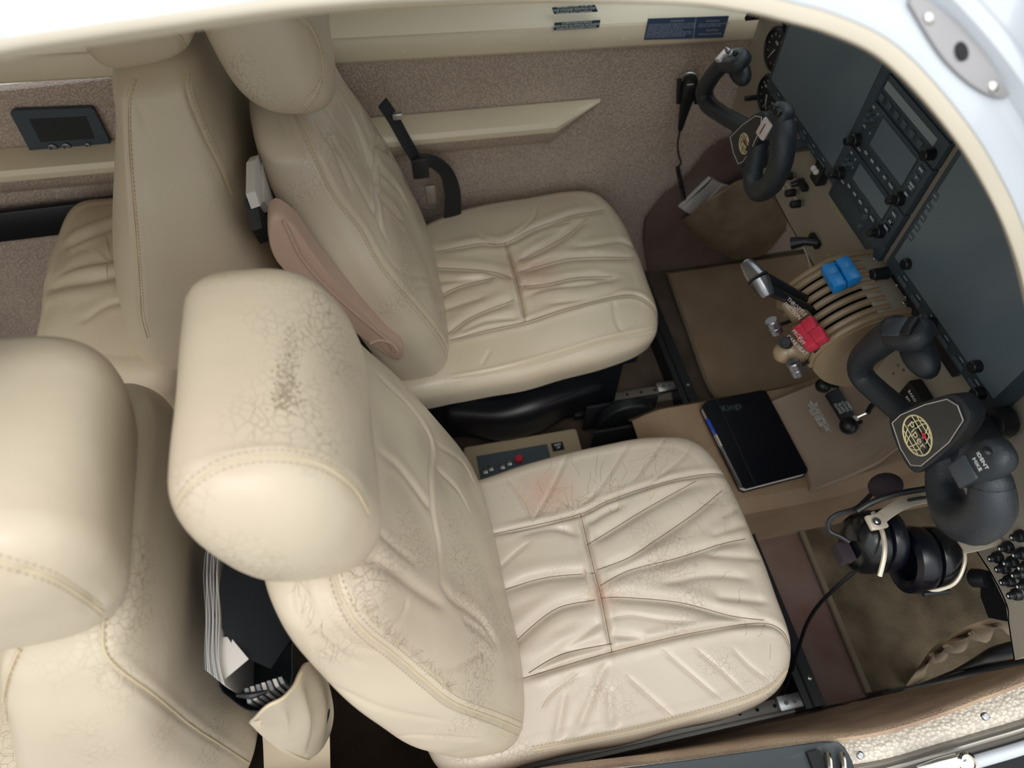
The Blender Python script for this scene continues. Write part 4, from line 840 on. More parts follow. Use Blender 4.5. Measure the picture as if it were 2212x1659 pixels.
# throttle levers: pair of tapered metal barrels side by side on black arms
def barrel(mb, a, b, r0, r1, r2):
    a = np.array(a); b = np.array(b); L_ = np.linalg.norm(b - a); mb.lathe(a, b - a, [(.001, 0), (r0 * .8, .0005), (r0, .003), (r1, L_ * .6), (r2, L_ * .96), (r2 * .9, L_), (.001, L_)], 24)
ta, tm, tb = at(1609, 565, y=-.012), at(1637, 601, y=-.042), at(1660, 641, y=-.072)
for nm, a, b, r0, r2, ex in (('throttle_lever', ta, tm, .010, .0155, 'farther'), ('throttle_lever', tb, tm - unit(tm - ta) * -.002, .0105, .0155, 'nearer')):
    root_ = np.array([.612, (tm[1] if ex == 'farther' else tm[1] - .022) + .0, .602])
    t = thing('throttle_lever', root_, 'black throttle lever with a tapered grey metal grip, the %s of the joined pair' % ex, 'lever', 'throttle levers')
    mb = MB(); barrel(mb, a, b, r0, .0140, r2); mb.build('grip', MATS['gunmetal'], t)
    mb = MB(); e = (a + b) / 2 + unit(root_ - (a + b) / 2) * .006; mid = (e * .5 + root_ * .5); mb.tube([e, mid, root_], [.0105, .009, .0075], 10, flat=((0, 0, 1), .75)); mb.build('arm', MATS['knob_black'], t)
mb = MB(); mb.lathe(tm - unit(tb - ta) * .0015, tb - ta, [(.0165, 0), (.0165, .003)], 24); mb.build('spacer_ring', MATS['matte_black'], t)
# propeller levers (blue), mixture levers (red)
def block_knob(name, lab, m, grp, cpx, yy_, ysz, rootx, rootz, steps):
    c = at(*cpx, y=yy_); t = thing(name, (rootx, c[1], rootz), lab, 'lever', grp); up_ = unit(np.array([c[0], 0, c[2]]) - np.array([.68, 0, .52])); fw = np.array([up_[2], 0, -up_[0]]); R_ = np.array([fw, [0, 1, 0], up_])
    mb = MB()
    for i, (o, h, wd) in enumerate(steps): mb.box(c + fw * o + up_ * h, (wd, ysz, .020), R_, bev=.003)
    mb.build('knob', MATS[m], t)
    mb = MB(); mb.box((c + np.array([rootx, c[1], rootz])) / 2, (.012, .007, np.linalg.norm(c - [rootx, c[1], rootz]) + .01), R_, bev=.001); mb.build('arm', MATS['knob_black'], t)
block_knob('propeller_lever', 'bright blue propeller lever knob, the farther of the two blue ones', 'blue_plastic', 'blue propeller levers', (1809, 585), -.034, .026, .672, .640, ((-.011, 0, .021), (.011, .004, .021)))
block_knob('propeller_lever', 'bright blue propeller lever knob, the nearer of the two blue ones', 'blue_plastic', 'blue propeller levers', (1822, 606), -.060, .026, .672, .640, ((-.011, 0, .021), (.011, .004, .021)))
block_knob('mixture_lever', 'red mixture lever knob, the farther of the two red ones', 'red_plastic', 'red mixture levers', (1744, 712), -.103, .024, .600, .560, ((-.009, 0, .019), (.009, .003, .019)))
block_knob('mixture_lever', 'red mixture lever knob, the nearer of the two red ones', 'red_plastic', 'red mixture levers', (1762, 734), -.127, .024, .600, .560, ((-.009, 0, .019), (.009, .003, .019)))
mb = MB(); pb = at(1838, 632, x=.68); mb.box(pb, (.026, .024, .012), bev=.003); mb.box(pb - [0.0, 0, .012], (.012, .03, .02), bev=.002); mb.build('lever_stub', MATS['knob_black'], qd)
# friction bosses below the quadrant
def boss(px, z, lab):
    P = [at(u, v, x=x) for u, v, x in px]; return P
mb = MB(); P = [at(1735, 690, x=.60), at(1722, 672, x=.575), at(1706, 660, x=.560)]; mb.tube(cr(P, 4), [.020, .018, .013], 14); mb.ball(P[-1], .0128); q = mb.build('friction_boss', MATS['tan_enamel'], qd)
mb = MB(); P = [at(1742, 748, x=.60), at(1718, 752, x=.565), at(1694, 762, x=.545)]; mb.tube(cr(P, 4), [.026, .023, .018], 14); mb.ball(P[-1], .0178); q = mb.build('friction_boss', MATS['tan_enamel'], qd)
for (u, v, x), (u2, v2, x2), r in (((1672, 706, .53), (1708, 694, .57), .0105), ((1718, 796, .545), (1750, 780, .59), .0105)):
    a, b = at(u, v, x=x), at(u2, v2, x=x2); mb = MB(); mb.tube([a, (a + b) / 2, b], .0032, 8); nm = mb.build('knob_shaft', MATS['knob_black'], qd)
    t = thing('pull_lever', a, 'cylindrical steel knob on a thin stalk %s the tan friction boss' % ('left of' if v < 750 else 'below'), 'lever'); d = unit(at(u + 10, v + 22, x=x + .01) - a) * np.array([1, 1, 1])
    m_ = MB(); m_.lathe(a - d * .014, d, [(.001, 0), (r * .86, 0), (r, .002), (r, .0125), (r * .93, .0135), (r * .93, .0145), (r, .0155), (r, .026), (r * .85, .028), (.001, .028)], 22); m_.build('knob_body', MATS['gunmetal'], t)
    m_ = MB(); m_.lathe(a + d * .0135, d, [(r * .6, 0), (r * .45, .0012), (.001, .0006)], 16); m_.build('end_plug', MATS['knob_black'], t)
a = at(1697, 741, x=.532); d = unit(at(1680, 736, x=.50) - at(1712, 744, x=.56)); t = thing('friction_knob', a, 'black cylindrical button on the lower tan friction boss', 'knob'); mb = MB(); mb.lathe(a - d * .004, d, [(.0095, -.006), (.0095, .010), (.0085, .0115), (.006, .0115), (.0055, .009), (.001, .009)], 18); mb.build('button', MATS['knob_black'], t)
for txt, u, v, x, s in (('THROTTLE\nFRICTION', 1716, 668, .548, .0085), ('PROP', 1722, 724, .556, .009), ('OFF\nCARB HEAT', 1726, 742, .55, .0085)):
    text_mesh(txt, s, at(u, v, x=x - .006), (.25, -1, .1), (.75, .1, .7), MATS['silver_ink'], qd, depth=.0002, align='CENTER')

# ================================================================== YOKES
def yoke(label, shaft_y, shaft_z, xh, hub_px, left_px, right_px, lg, rg, rocker_white):
    hub = at(*hub_px, x=xh); t = thing('control_yoke', (XP, shaft_y, shaft_z), label, 'yoke', 'control yokes')
    mb = MB(); mb.cyl((XP, shaft_y, shaft_z), (xh + .05, shaft_y, shaft_z), .0115, 20); mb.build('shaft', MATS['gunmetal'], t)
    mb = MB(); mb.lathe((xh + .075, shaft_y, shaft_z), (-1, 0, 0), [(.001, 0), (.020, .001), (.027, .006), (.030, .022), (.032, .055), (.028, .070)], 26); mb.build('hub', MATS['grip_black'], t)
    return hub, t
def plate(t, pts, x_, inset, emb_px, emb_r, txt_dir, tilt=(0, 0)):
    P = np.array([at(u, v, x=x_) for u, v in pts]); c = P.mean(0)
    Ps = resample(np.r_[cr(P, 10, True), cr(P, 10, True)[:1]], n=73)[:-1]
    mb = MB(); rows = [Ps * .86 + c * .14 + [.03, 0, 0], Ps * .98 + c * .02 + [.022, 0, 0], Ps + [.006, 0, 0], Ps * .985 + c * .015 + [.001, 0, 0], Ps * .94 + c * .06 + [0, 0, 0]]
    mb.grid(np.array(rows), closed=True, caps=True); mb.build('hub_cover', MATS['grip_black'], t)
    Q = np.array([c + (p - c) * inset for p in P]); Q[:, 0] = x_ - .0003
    mb = MB(); Qc = resample(np.r_[Q, Q[:1]], n=80); mb.prism(Q, (-.0008, 0, 0)); mb.build('badge_plate', MATS['badge_glass'], t, smooth=False)
    Q2 = np.array([c + (p - c) * (inset - .03) for p in P]); Q2[:, 0] = x_ - .0013; mb = MB(); mb.tube(np.r_[Q2, Q2[:1]], .0008, 5); mb.build('badge_outline', MATS['silver_ink'], t)
    e = at(*emb_px, x=x_ - .0016); r = emb_r
    rt, up_ = unit(txt_dir[0]), unit(txt_dir[1]); n_ = np.array([-1., 0, 0])
    def ring_(rx, ry, w, off=0, span=(0, 2 * math.pi)): return [e + rt * (rx * math.cos(a) + off) + up_ * (ry * math.sin(a)) for a in np.linspace(*span, 40)]
    mb = MB(); mb.tube(ring_(r, r, 0), r * .045, 5)
    for k in (-.62, -.28, .28, .62): mb.tube([e + rt * (r * k * math.cos(a)) + up_ * (r * math.sin(a)) for a in np.linspace(-math.pi / 2, math.pi / 2, 16)], r * .03, 4)
    for k in (-.66, -.36, .40, .70):
        w = math.sqrt(1 - k * k); mb.tube([e + up_ * (r * k) + rt * (r * w * s_) for s_ in np.linspace(-1, 1, 10)], r * .03, 4)
    mb.build('globe_mark', MATS['gold_ink'], t, kind='stuff')
    mb = MB(); mb.box(e + n_ * .0006, (.0003, r * 1.66, r * .50), np.array([[1, 0, 0], rt, up_])); mb.build('word_field', MATS['badge_glass'], t, smooth=False)
    text_mesh('Piper', r * .70, e + n_ * .0009, rt, up_, MATS['gold_ink'], t, depth=.0002, align='CENTER', spacing=1.0)
    mb = MB(); ee = e + n_ * .0011; mb.prism([ee + rt * r * .05 + up_ * r * .42, ee + rt * r * .38 + up_ * r * .30, ee + rt * r * .50 + up_ * r * .55, ee + rt * r * .22 + up_ * r * .58], n_ * .0004); mb.build('red_arrow', MATS['red_ink'], t, smooth=False)
def horn(t, px, rad, flat=None, k=16):
    P = cr(np.array([at(u, v, x=x) for u, v, x in px]), 8); R_ = np.interp(np.linspace(0, 1, len(P)), np.linspace(0, 1, len(rad)), rad)
    mb = MB(); mb.tube(P, R_, k); mb.ball(P[-1], R_[-1] * .98, 16, 8); mb.ball(P[0], R_[0] * .98, 16, 8); return mb.build('horn', MATS['grip_black'], t), P
# near yoke
hub, t = yoke('black control yoke in front of the near seat, globe badge on its hub', -.352, .668, .625, (2005, 945), None, None, 0, 0, 0)
near_yoke = t
plate(t, [(1919, 912), (1940, 892), (2000, 866), (2055, 852), (2082, 868), (2096, 905), (2060, 960), (1990, 1018), (1965, 1016), (1940, 975)], .607, .90, (1981, 941), .0275, ((-.0, -1, -.0), (0, 0, 1)))
horn(t, [(2010, 935, .64), (1955, 895, .64), (1900, 850, .632), (1862, 812, .622), (1862, 778, .612), (1895, 745, .604), (1935, 715, .600)], [.019, .018, .0175, .018, .019, .021, .022])
mb = MB(); a = at(1950, 712, x=.600); R_ = np.array([unit((.1, -.55, -.2)), unit((.25, .35, -.5)), [0, 0, 0]]);
def head(t, c, ax, up_, L_, W_, H_, m='grip_black', name='grip_head'):
    ax = unit(ax); up_ = unit(np.array(up_) - ax * (np.array(up_) @ ax)); sd = np.cross(ax, up_)
    G = loft([(c - ax * L_ / 2, sd * W_ * .42, up_ * H_ * .42), (c - ax * L_ * .2, sd * W_ / 2, up_ * H_ / 2), (c + ax * L_ * .2, sd * W_ / 2, up_ * H_ / 2), (c + ax * L_ / 2, sd * W_ * .40, up_ * H_ * .40)], N=48, M=14, cap0=(L_ * .22, 2.2), cap1=(L_ * .22, 2.2), exp=3)
    vv, F = body_of(G); return finish(vv, F, name, MATS[m], t, G.shape[0], G.shape[1]), ax, up_, sd
cL = at(1962, 722, x=.598); _, ax, up_, sd = head(t, cL, at(2015, 712, x=.600) - at(1910, 716, x=.600), (-.62, .1, .78), .078, .044, .034)
mb = MB(); mb.box(cL + up_ * .017 - ax * .006, (.034, .028, .006), np.array([ax, sd, up_]), bev=.002); mb.build('rocker', MATS['screen_frame'], t)
mb = MB(); mb.box(cL + up_ * .017 + ax * .022, (.016, .026, .006), np.array([ax, sd, up_]), bev=.002); mb.build('rocker', MATS['knob_black'], t)
mb = MB(); mb.ball(at(1985, 765, x=.640), .040, 20, 12, sc=(.5, 1, .62)); mb.build('finger_rest', MATS['grip_black'], t)
horn(t, [(2040, 960, .64), (2038, 1010, .632), (2040, 1060, .622), (2062, 1112, .610), (2105, 1128, .602), (2140, 1098, .597), (2142, 1045, .594)], [.020, .021, .022, .026, .029, .027, .023])
cR = at(2128, 1002, x=.588); _, ax, up_, sd = head(t, cR, at(2180, 965, x=.590) - at(2085, 1030, x=.590), (-.7, -.05, .7), .086, .044, .036)
mb = MB(); mb.box(cR + up_ * .018 - ax * .016, (.034, .030, .006), np.array([ax, sd, up_]), bev=.002); mb.build('rocker', MATS['screen_frame'], t)
for s_, o in (('IDENT', .020), ('MIKE', .010)): text_mesh(s_, .0075, cR + up_ * .0182 + ax * o + sd * .002, sd * (-1 if sd[1] > 0 else 1) * 1.0, ax, MATS['white_ink'], t, depth=.0002, align='CENTER')
mb = MB(); mb.ball(cR + up_ * .016 + ax * .032 - sd * .004, .006, 12, 8, sc=(1, 1, .6)); mb.build('button', MATS['knob_black'], t)
# far yoke
hub, t = yoke('black control yoke in front of the far seat, white rocker on its right grip', .262, .668, .605, (1610, 305), None, None, 0, 0, 0)
plate(t, [(1574, 296), (1605, 265), (1636, 243), (1652, 246), (1650, 272), (1630, 318), (1606, 356), (1594, 362), (1582, 335)], .590, .90, (1607, 311), .0175, ((0, -1, 0), (0, 0, 1)))
horn(t, [(1625, 285, .61), (1590, 265, .606), (1560, 248, .600), (1530, 225, .594), (1522, 196, .588), (1538, 165, .584), (1560, 140, .582)], [.017, .016, .016, .017, .0165, .0155, .0155])
cL = at(1588, 132, x=.582); _, ax, up_, sd = head(t, cL, at(1632, 124, x=.584) - at(1550, 130, x=.584), (-.62, .1, .78), .070, .040, .032)
mb = MB(); mb.box(cL + up_ * .017 - ax * .019 + sd * .004, (.017, .024, .009), np.array([ax, sd, up_]), bev=.002); mb.build('rocker', MATS['silver_ink'], t)
mb = MB(); mb.lathe(cL + up_ * .016 + ax * .003, up_, [(.0075, 0), (.0065, .003), (.004, .004), (.005, .007), (.003, .012), (.001, .014)], 14); mb.build('trim_button', MATS['gunmetal'], t)
mb = MB(); mb.ball(cL + up_ * .017 + ax * .022, .005, 10, 8); mb.build('button', MATS['knob_black'], t)
for s_, o, q in (('AP', .010, .006), ('ON', .010, -.006), ('TRIM', .018, 0)): text_mesh(s_, .0065, cL + up_ * .0172 + ax * (o - .01) + sd * q, ax, -sd, MATS['white_ink'], t, depth=.0002, align='CENTER')
mb = MB(); mb.ball(at(1598, 155, x=.612), .034, 18, 12, sc=(.5, 1, .6)); mb.build('finger_rest', MATS['grip_black'], t)
horn(t, [(1640, 300, .605), (1632, 345, .598), (1626, 388, .590), (1640, 414, .582), (1668, 395, .576), (1686, 350, .572), (1692, 300, .570), (1690, 268, .570)], [.017, .0165, .017, .018, .0185, .019, .0195, .019])
cR = at(1680, 262, x=.566); _, ax, up_, sd = head(t, cR, at(1697, 225, x=.572) - at(1662, 285, x=.562), (-.8, -.1, .5), .062, .038, .032)
mb = MB(); mb.box(cR + up_ * .017 - ax * .014, (.030, .022, .007), np.array([ax, sd, up_]), bev=.003); mb.build('rocker', MATS['silver_ink'], t)
mb = MB(); mb.box(cR + up_ * .0208 - ax * .014, (.018, .0016, .0004), np.array([ax, sd, up_])); mb.build('rocker_mark', MATS['matte_black'], t, smooth=False)
for o in (-.006, .007):
    mb = MB(); mb.lathe(cR + up_ * .014 + ax * .020 + sd * o, up_, [(.006, 0), (.006, .005), (.0045, .007), (.001, .007)], 14); mb.build('button', MATS['knob_black'], t)
# ================================================================== CONSOLE, FLOOR HARDWARE
def slab(t, name, px, z, h, m, bev=0, smooth=False, up=None):
    P = [at(u, v, z=z) if not isinstance(z, list) else at(u, v, z=z[i]) for i, (u, v) in enumerate(px)]
    mb = MB(); mb.prism(P, (0, 0, -h)); return mb.build(name, MATS[m], t, smooth=smooth)
con = thing('centre_console', (.6, -.07, 0), 'carpeted console between the front footwells carrying the notebook', 'console')
mb = MB()
ys = np.linspace(-.215, .062, 14); xs = np.linspace(.40, 1.10, 24)
def cz(x, y): e = max(0, abs(y + .077) - .115) / .024; return .19 + max(0, x - .76) * .42 - .03 * min(1, e) ** 2 - .03 * max(0, .45 - x) / .05
G = np.array([[[x, y, cz(x, y)] for y in np.r_[-.222, ys, .070]] for x in xs]); G[:, 0, 2] = .0; G[:, -1, 2] = .0
mb.sheet(G, (0, 0, -.002)); mb.build('carpet_cover', MATS['carpet_tan'], con)
# plastic cover of the forward part, with raised border
mat('cover_tan', '8C7C6C', 0.5, bump=.1, bscale=800)
cv = [at(u, v, z=z) for u, v, z in ((1660, 872, .196), (1800, 815, .25), (1860, 812, .27), (1960, 900, .33), (1985, 935, .33), (1900, 1000, .26), (1830, 1032, .225), (1752, 1062, .196), (1735, 1010, .196))]
P = resample(np.r_[np.array(cv), [cv[0]]], n=61)[:-1]; c_ = P.mean(0)
mb = MB(); mb.grid(np.array([P - [0, 0, .012], P + [0, 0, .004], P * .985 + c_ * .015 + [0, 0, .007], P * .95 + c_ * .05 + [0, 0, .005], P * .5 + c_ * .5 + [0, 0, .004]]), closed=True, caps=True); mb.build('console_cover', MATS['cover_tan'], con)
# fuel selector with two ball levers
fs = thing('cowl_flap_control', at(1808, 875, z=.26), 'black plate with white legends and two black ball levers on the console', 'lever control')
P4 = [at(u, v, z=.268) for u, v in ((1786, 850), (1812, 838), (1856, 912), (1832, 926))]
mb = MB(); mb.prism(P4, (0, 0, -.010)); mb.build('plate', MATS['knob_black'], fs, smooth=False)
for u, v, r in ((1778, 833, .0155), (1833, 920, .0175)):
    p = at(u, v, z=.285); mb = MB(); mb.ball(p, r, 22, 14); mb.build('lever_ball', MATS['knob_black'], fs)
    q = at(u + 32, v + (2 if v < 850 else -10), z=.27); mb = MB(); mb.tube([p, (p + q) / 2, q], .004, 8); mb.build('lever_stem', MATS['knob_black'], fs)
for txt, u, v in (('OPEN\nCOWL\nFLAPS\nCLOSE', 1822, 880),): text_mesh(txt, .0085, at(u, v, z=.2686), (.1, -1, 0), (1, .1, 0), MATS['white_ink'], fs, align='CENTER')
p = at(1848, 904, z=.285); q = at(1872, 893, z=.30); mb = MB(); mb.tube([p, (p + q) / 2, q], .0028, 8); mb.build('lever_stem', MATS['chrome'], fs); mb = MB(); mb.ball(p, .0062, 14, 10, sc=(1, 1, .8)); mb.build('white_tip', MATS['paper'], fs)
mb = MB(); mb.tube([at(1874, 893, z=.31), at(1880, 880, z=.315), at(1893, 868, z=.32)], .005, 8); mb.build('lever_grip', MATS['knob_black'], fs)
pl = [at(u, v, z=.236) for u, v in ((1748, 876), (1770, 864), (1798, 922), (1775, 936))]
mb = MB(); mb.prism(pl, (0, 0, -.001)); plo = tag(mb.build('console_placard', MATS['cover_tan'], smooth=False), 'small placard of bright text lines on the console between notebook and selector', 'placard')
text_mesh('COWL FLAPS MUST\nBE OPEN FOR ALL\nGROUND OPERATION\nAND CLIMB. CLOSE\nFOR CRUISE', .0078, at(1773, 900, z=.2372), (.16, -1, 0), (1, .16, 0), MATS['white_ink'], plo, align='CENTER', line=.85)
# notebook and pen
nb = [at(u, v, z=.215) for u, v in ((1516, 878), (1527, 866), (1645, 843), (1655, 845), (1745, 1014), (1743, 1022), (1612, 1056), (1602, 1052))]
nbk = thing('notebook', at(1630, 950, z=.192), 'black leather notebook lying on the console with a pen at its side', 'notebook')
mat('book_black', '0B0D14', 0.32, bump=.15, bscale=400)
mb = MB(); mb.prism(nb, (0, 0, -.0025)); mb.build('front_cover', MATS['book_black'], nbk, smooth=False)
c_ = np.mean(nb, 0); mb = MB(); mb.prism([c_ + (p - c_) * .975 + [0, 0, -.0025] for p in nb], (0, 0, -.014)); mb.build('page_block', MATS['paper'], nbk, smooth=False)
mb = MB(); mb.prism([p - [0, 0, .0165] for p in nb], (0, 0, -.0025)); mb.build('back_cover', MATS['book_black'], nbk, smooth=False)
mb = MB(); a, b = at(1548, 863, z=.2156), at(1632, 1048, z=.2156); mb.tube([a, (a + b) / 2, b], .0012, 6); mb.build('spine_groove', MATS['matte_black'], nbk)
text_mesh('Kings', .021, at(1580, 880, z=.2153), unit(at(1610, 874, z=.215) - at(1575, 882, z=.215)), unit(at(1575, 860, z=.215) - at(1583, 890, z=.215)), MATS['panel_dark'], nbk, depth=.0001, align='CENTER')
pn_ = thing('ballpoint_pen', at(1565, 985, z=.2), 'blue and silver ballpoint pen clipped along the edge of the black notebook', 'pen')
a, b = at(1527, 905, z=.212), at(1603, 1055, z=.212); d = unit(b - a); L_ = np.linalg.norm(b - a)
mat('pen_blue', '2448B0', .25)
mb = MB(); mb.lathe(a, d, [(.001, 0), (.003, .001), (.0042, .006), (.0042, .042)], 14); mb.build('barrel_top', MATS['pen_blue'], pn_)
mb = MB(); mb.lathe(a + d * .042, d, [(.0040, 0), (.0040, .028)], 14); mb.build('barrel_ring', MATS['silver_ink'], pn_)
mb = MB(); mb.lathe(a + d * .070, d, [(.0044, 0), (.0044, L_ - .085), (.0030, L_ - .072), (.001, L_ - .070)], 14); mb.build('barrel', MATS['gunmetal'], pn_)
mb = MB(); mb.tube([a + d * .03 + [-.003, 0, .004], a + d * .06 + [-.003, 0, .005], a + d * .075 + [-.003, 0, .003]], .0012, 6); mb.build('clip', MATS['chrome'], pn_)
# cross beams in front of the seats
for lab, y0, y1 in (('black steel cross beam on the floor before the far seat', .125, .575), ('black steel cross beam on the floor before the near seat', -.566, -.13)):
    t = thing('floor_beam', (.60, (y0 + y1) / 2, 0), lab, 'beam')
    mb = MB(); mb.prism([(.568, y0, .0), (.574, y0, .046), (.612, y0, .050), (.620, y0, .0)], (0, y1 - y0, 0)); mb.build('beam_channel', MATS['black_metal'], t, smooth=False)
    mb = MB(); mb.box((.589, (y0 + y1) / 2, .0515), (.003, y1 - y0, .002)); mb.build('flange', MATS['black_metal'], t)
    for yy in (y0 + .05, y1 - .05):
        mb = MB(); mb.lathe((.602, yy, .0495), (0, 0, 1), [(.0045, 0), (.004, .002), (.001, .0028)], 12); mb.build('screw', MATS['steel'], t)
# seat rails with locking holes
for nm, y in (('outboard rail under the near seat', -.548), ('inboard rail under the near seat', -.165), ('inboard rail under the far seat', .182), ('outboard rail under the far seat', .540)):
    t = thing('seat_rail', (.2, y, 0), 'perforated aluminium %s' % nm, 'rail')
    mb = MB(); mb.box((.17, y, .020), (.80, .004, .036)); mb.box((.17, y, .038), (.80, .022, .005), bev=.001); mb.box((.17, y, .003), (.80, .030, .005)); mb.build('track', MATS['alu'], t)
    for k in range(14):
        mb = MB(); mb.lathe((.555 - k * .035, y, .0402), (0, 0, 1), [(.0038, 0), (.0038, .0006), (.001, .0006)], 10); mb.build('locking_hole', MATS['matte_black'], t)
    mb = MB(); mb.box((.548, y, .045), (.045, .026, .010), bev=.001); mb.build('end_bracket', MATS['steel'], t)
    for k in (0, 1):
        mb = MB(); mb.lathe((.540 + k * .017, y, .050), (0, 0, 1), [(.0045, 0), (.004, .002), (.001, .002)], 10); mb.build('bolt', MATS['gunmetal'], t)
# trim wheel
tw = thing('trim_wheel', (.40, .055, .05), 'black ribbed trim wheel half sunk between the front seats', 'trim wheel')
mb = MB(); c0 = at(1352, 905, z=.12); mb.lathe(c0 + [0, .014, 0], (0, -1, 0), [(.050, 0), (.064, .001), (.068, .005), (.068, .022), (.064, .026), (.050, .028)], 40); mb.build('wheel', MATS['knob_black'], tw)
mb = MB(); mb.box(c0 + [0.0, .035, -.03], (.17, .008, .10), bev=.003); mb.box(c0 + [0, -.030, -.03], (.17, .008, .10), bev=.003); mb.build('housing', MATS['matte_black'], tw)
bx = at(1342, 872, z=.16); mb = MB(); mb.box(bx, (.040, .014, .012), bev=.002); mb.build('indicator', MATS['knob_black'], tw)
for k in (-1, 1):
    mb = MB(); mb.lathe(bx + [k * .012, 0, .006], (0, 0, 1), [(.003, 0), (.001, .0015)], 8); mb.build('screw', MATS['steel'], tw)
# rear console box with red button
rc = thing('rear_console', (.16, .0, 0), 'beige console box with grey tray and red button between the front seats', 'console')
mat('beige_plastic', 'A3957C', .5)
mb = MB(); mb.box((.16, -.005, .055), (.26, .17, .10), bev=.008); mb.build('body', MATS['beige_plastic'], rc)
mb = MB(); mb.box((.135, .0, .104), (.16, .10, .006), bev=.002); mb.build('tray', MATS['key_grey'], rc)
p = at(1121, 990, z=.118); mb = MB(); mb.lathe(p - [0, 0, .012], (0, 0, 1), [(.009, 0), (.009, .012), (.007, .014), (.001, .014)], 16); mb.build('red_button', MATS['red_plastic'], rc)
for u, v in ((1085, 1008), (1060, 1012), (1048, 1018), (1100, 1000)):
    p = at(u, v, z=.112); mb = MB(); mb.box(p - [0, 0, .003], (.010, .014, .008), bev=.001); mb.build('key', MATS['steel'], rc)
p = at(1205, 965, z=.108); mb = MB(); mb.box(p, (.026, .02, .002)); mb.build('label_plate', MATS['matte_black'], rc); text_mesh('TRIM\nUP', .007, p + [0, 0, .0012], (1, .1, 0), (-.1, 1, 0), MATS['white_ink'], rc, align='CENTER')
# soft black pouch hanging under the far seat's inner edge
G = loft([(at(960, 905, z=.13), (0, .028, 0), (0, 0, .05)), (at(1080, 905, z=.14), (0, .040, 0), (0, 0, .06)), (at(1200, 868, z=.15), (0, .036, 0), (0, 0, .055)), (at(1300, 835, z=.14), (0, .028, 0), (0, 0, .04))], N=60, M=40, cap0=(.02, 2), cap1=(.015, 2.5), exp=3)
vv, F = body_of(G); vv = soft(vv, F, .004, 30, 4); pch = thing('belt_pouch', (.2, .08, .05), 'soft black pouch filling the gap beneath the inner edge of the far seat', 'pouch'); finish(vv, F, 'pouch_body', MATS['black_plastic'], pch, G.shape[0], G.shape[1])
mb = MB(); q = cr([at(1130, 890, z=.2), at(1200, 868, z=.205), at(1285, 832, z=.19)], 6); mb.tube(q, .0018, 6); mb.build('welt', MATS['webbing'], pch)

# ================================================================== FAR WALL FITTINGS
ar = thing('wall_armrest', (.1, .6, .46), 'long cream armrest ledge on the far wall beside the pilot seat', 'armrest')
def armrest(t, x0, x1, taper):
    X = np.r_[np.linspace(x0, x1 - .11 if taper else x1, 20), np.linspace(x1 - .10, x1, 10) if taper else []]
    rows = []
    for x in X:
        k = 1.0 if not taper else min(1, max(0, (x1 - x) / .11)); w = .058 * k; z0 = .578 - .03 * (x + .0)
        rows.append([[x, .606, z0 + .004], [x, .60 - w * .5, z0 + .003], [x, .60 - w * .9, z0 - .003 * k], [x, .60 - w, z0 - .012 * k], [x, .60 - w * .98, z0 - .022 * k]])
    mb = MB(); mb.sheet(np.array(rows), (0, .002, -.004)); mb.build('arm_pad', MATS['cream_trim'], t)
    rows = []
    for x in X:
        k = 1.0 if not taper else min(1, max(0, (x1 - x) / .11)); w = .056 * k; z0 = .578 - .03 * x
        rows.append([[x, .60 - w, z0 - .022 * k], [x, .60 - w * .85, z0 - .045 * k], [x, .60 - w * .4, z0 - .075 * k], [x, .606, z0 - .095 * k]])
    mb = MB(); mb.sheet(np.array(rows), (0, .003, 0)); mb.build('skirt', MATS['pebble'], t)
armrest(ar, -.16, .435, True)
ar2 = thing('wall_armrest', (-.75, .6, .46), 'cream armrest ledge on the far wall below the black jack panel', 'armrest'); armrest(ar2, -1.2, -.24, False)
jk = thing('headset_sockets', at(140, 290, y=.598), 'black slanted panel with three sockets on the far wall at the left', 'socket panel')
q = [at(u, v, y=.594) for u, v in ((22, 246), (30, 240), (196, 234), (203, 238), (246, 325), (242, 333), (84, 350), (74, 344))]
mb = MB(); mb.prism(q, (0, .010, 0)); mb.build('plate', MATS['panel_dark'], jk, smooth=False)
q = [at(u, v, y=.5935) for u, v in ((62, 258), (186, 252), (205, 300), (88, 308))]; mb = MB(); mb.prism(q, (0, .0006, 0)); mb.build('recess', MATS['folder_black'], jk, smooth=False)
for u, v, r in ((114, 318, .0075), (144, 316, .0075), (190, 313, .005)):
    p = at(u, v, y=.593); mb = MB(); mb.lathe(p, (0, -1, 0), [(r, 0), (r, .003), (r * .6, .0035), (r * .55, .001), (.001, .001)], 16); mb.build('socket', MATS['gunmetal'], jk)
# black band standing in for the dark recess low on the far aft wall
mb = MB(); mb.box((-.88, .588, .44), (.7, .016, .075), bev=.004); tag(mb.build('recess_band', MATS['black_metal']), 'dark band running low along the far wall behind the rear seat cushion', 'wall band')
# placards
def placard(px, y, m, lab, lines, size, inkm, corner=True):
    q = [at(u, v, y=y) for u, v in px]; c = np.mean(q, 0); t = thing('placard', c, lab, 'placard')
    mb = MB(); mb.prism(q, (0, .0008, 0)); mb.build('plate', MATS[m], t, smooth=False)
    for txt, u, v, s, al in lines: text_mesh(txt, s, at(u, v, y=y - .0004), unit(q[1] - q[0]), (0, 0, 1), MATS[inkm], t, align=al, line=.95)
placard(((1192, 17), (1285, 11), (1292, 26), (1197, 31)), .598, 'placard', 'teal placard with bold white capitals, upper of the two on the cream trim', [('ARMRESTS ARE TO BE IN\nTHE STOWED POSITION FOR\nTAKEOFF AND LANDING', 1241, 21, .0062, 'CENTER')], 0, 'white_ink')
placard(((1198, 50), (1297, 44), (1294, 60), (1196, 66)), .5925, 'placard', 'teal placard with thin white lines, lower of the two on the cream trim', [('O DESCANSO DE BRACO\nDEVE ESTAR NA POSICAO RECOLHIDA\nDURANTE DECOLAGEM E POUSO', 1246, 55, .0052, 'CENTER')], 0, 'white_ink')
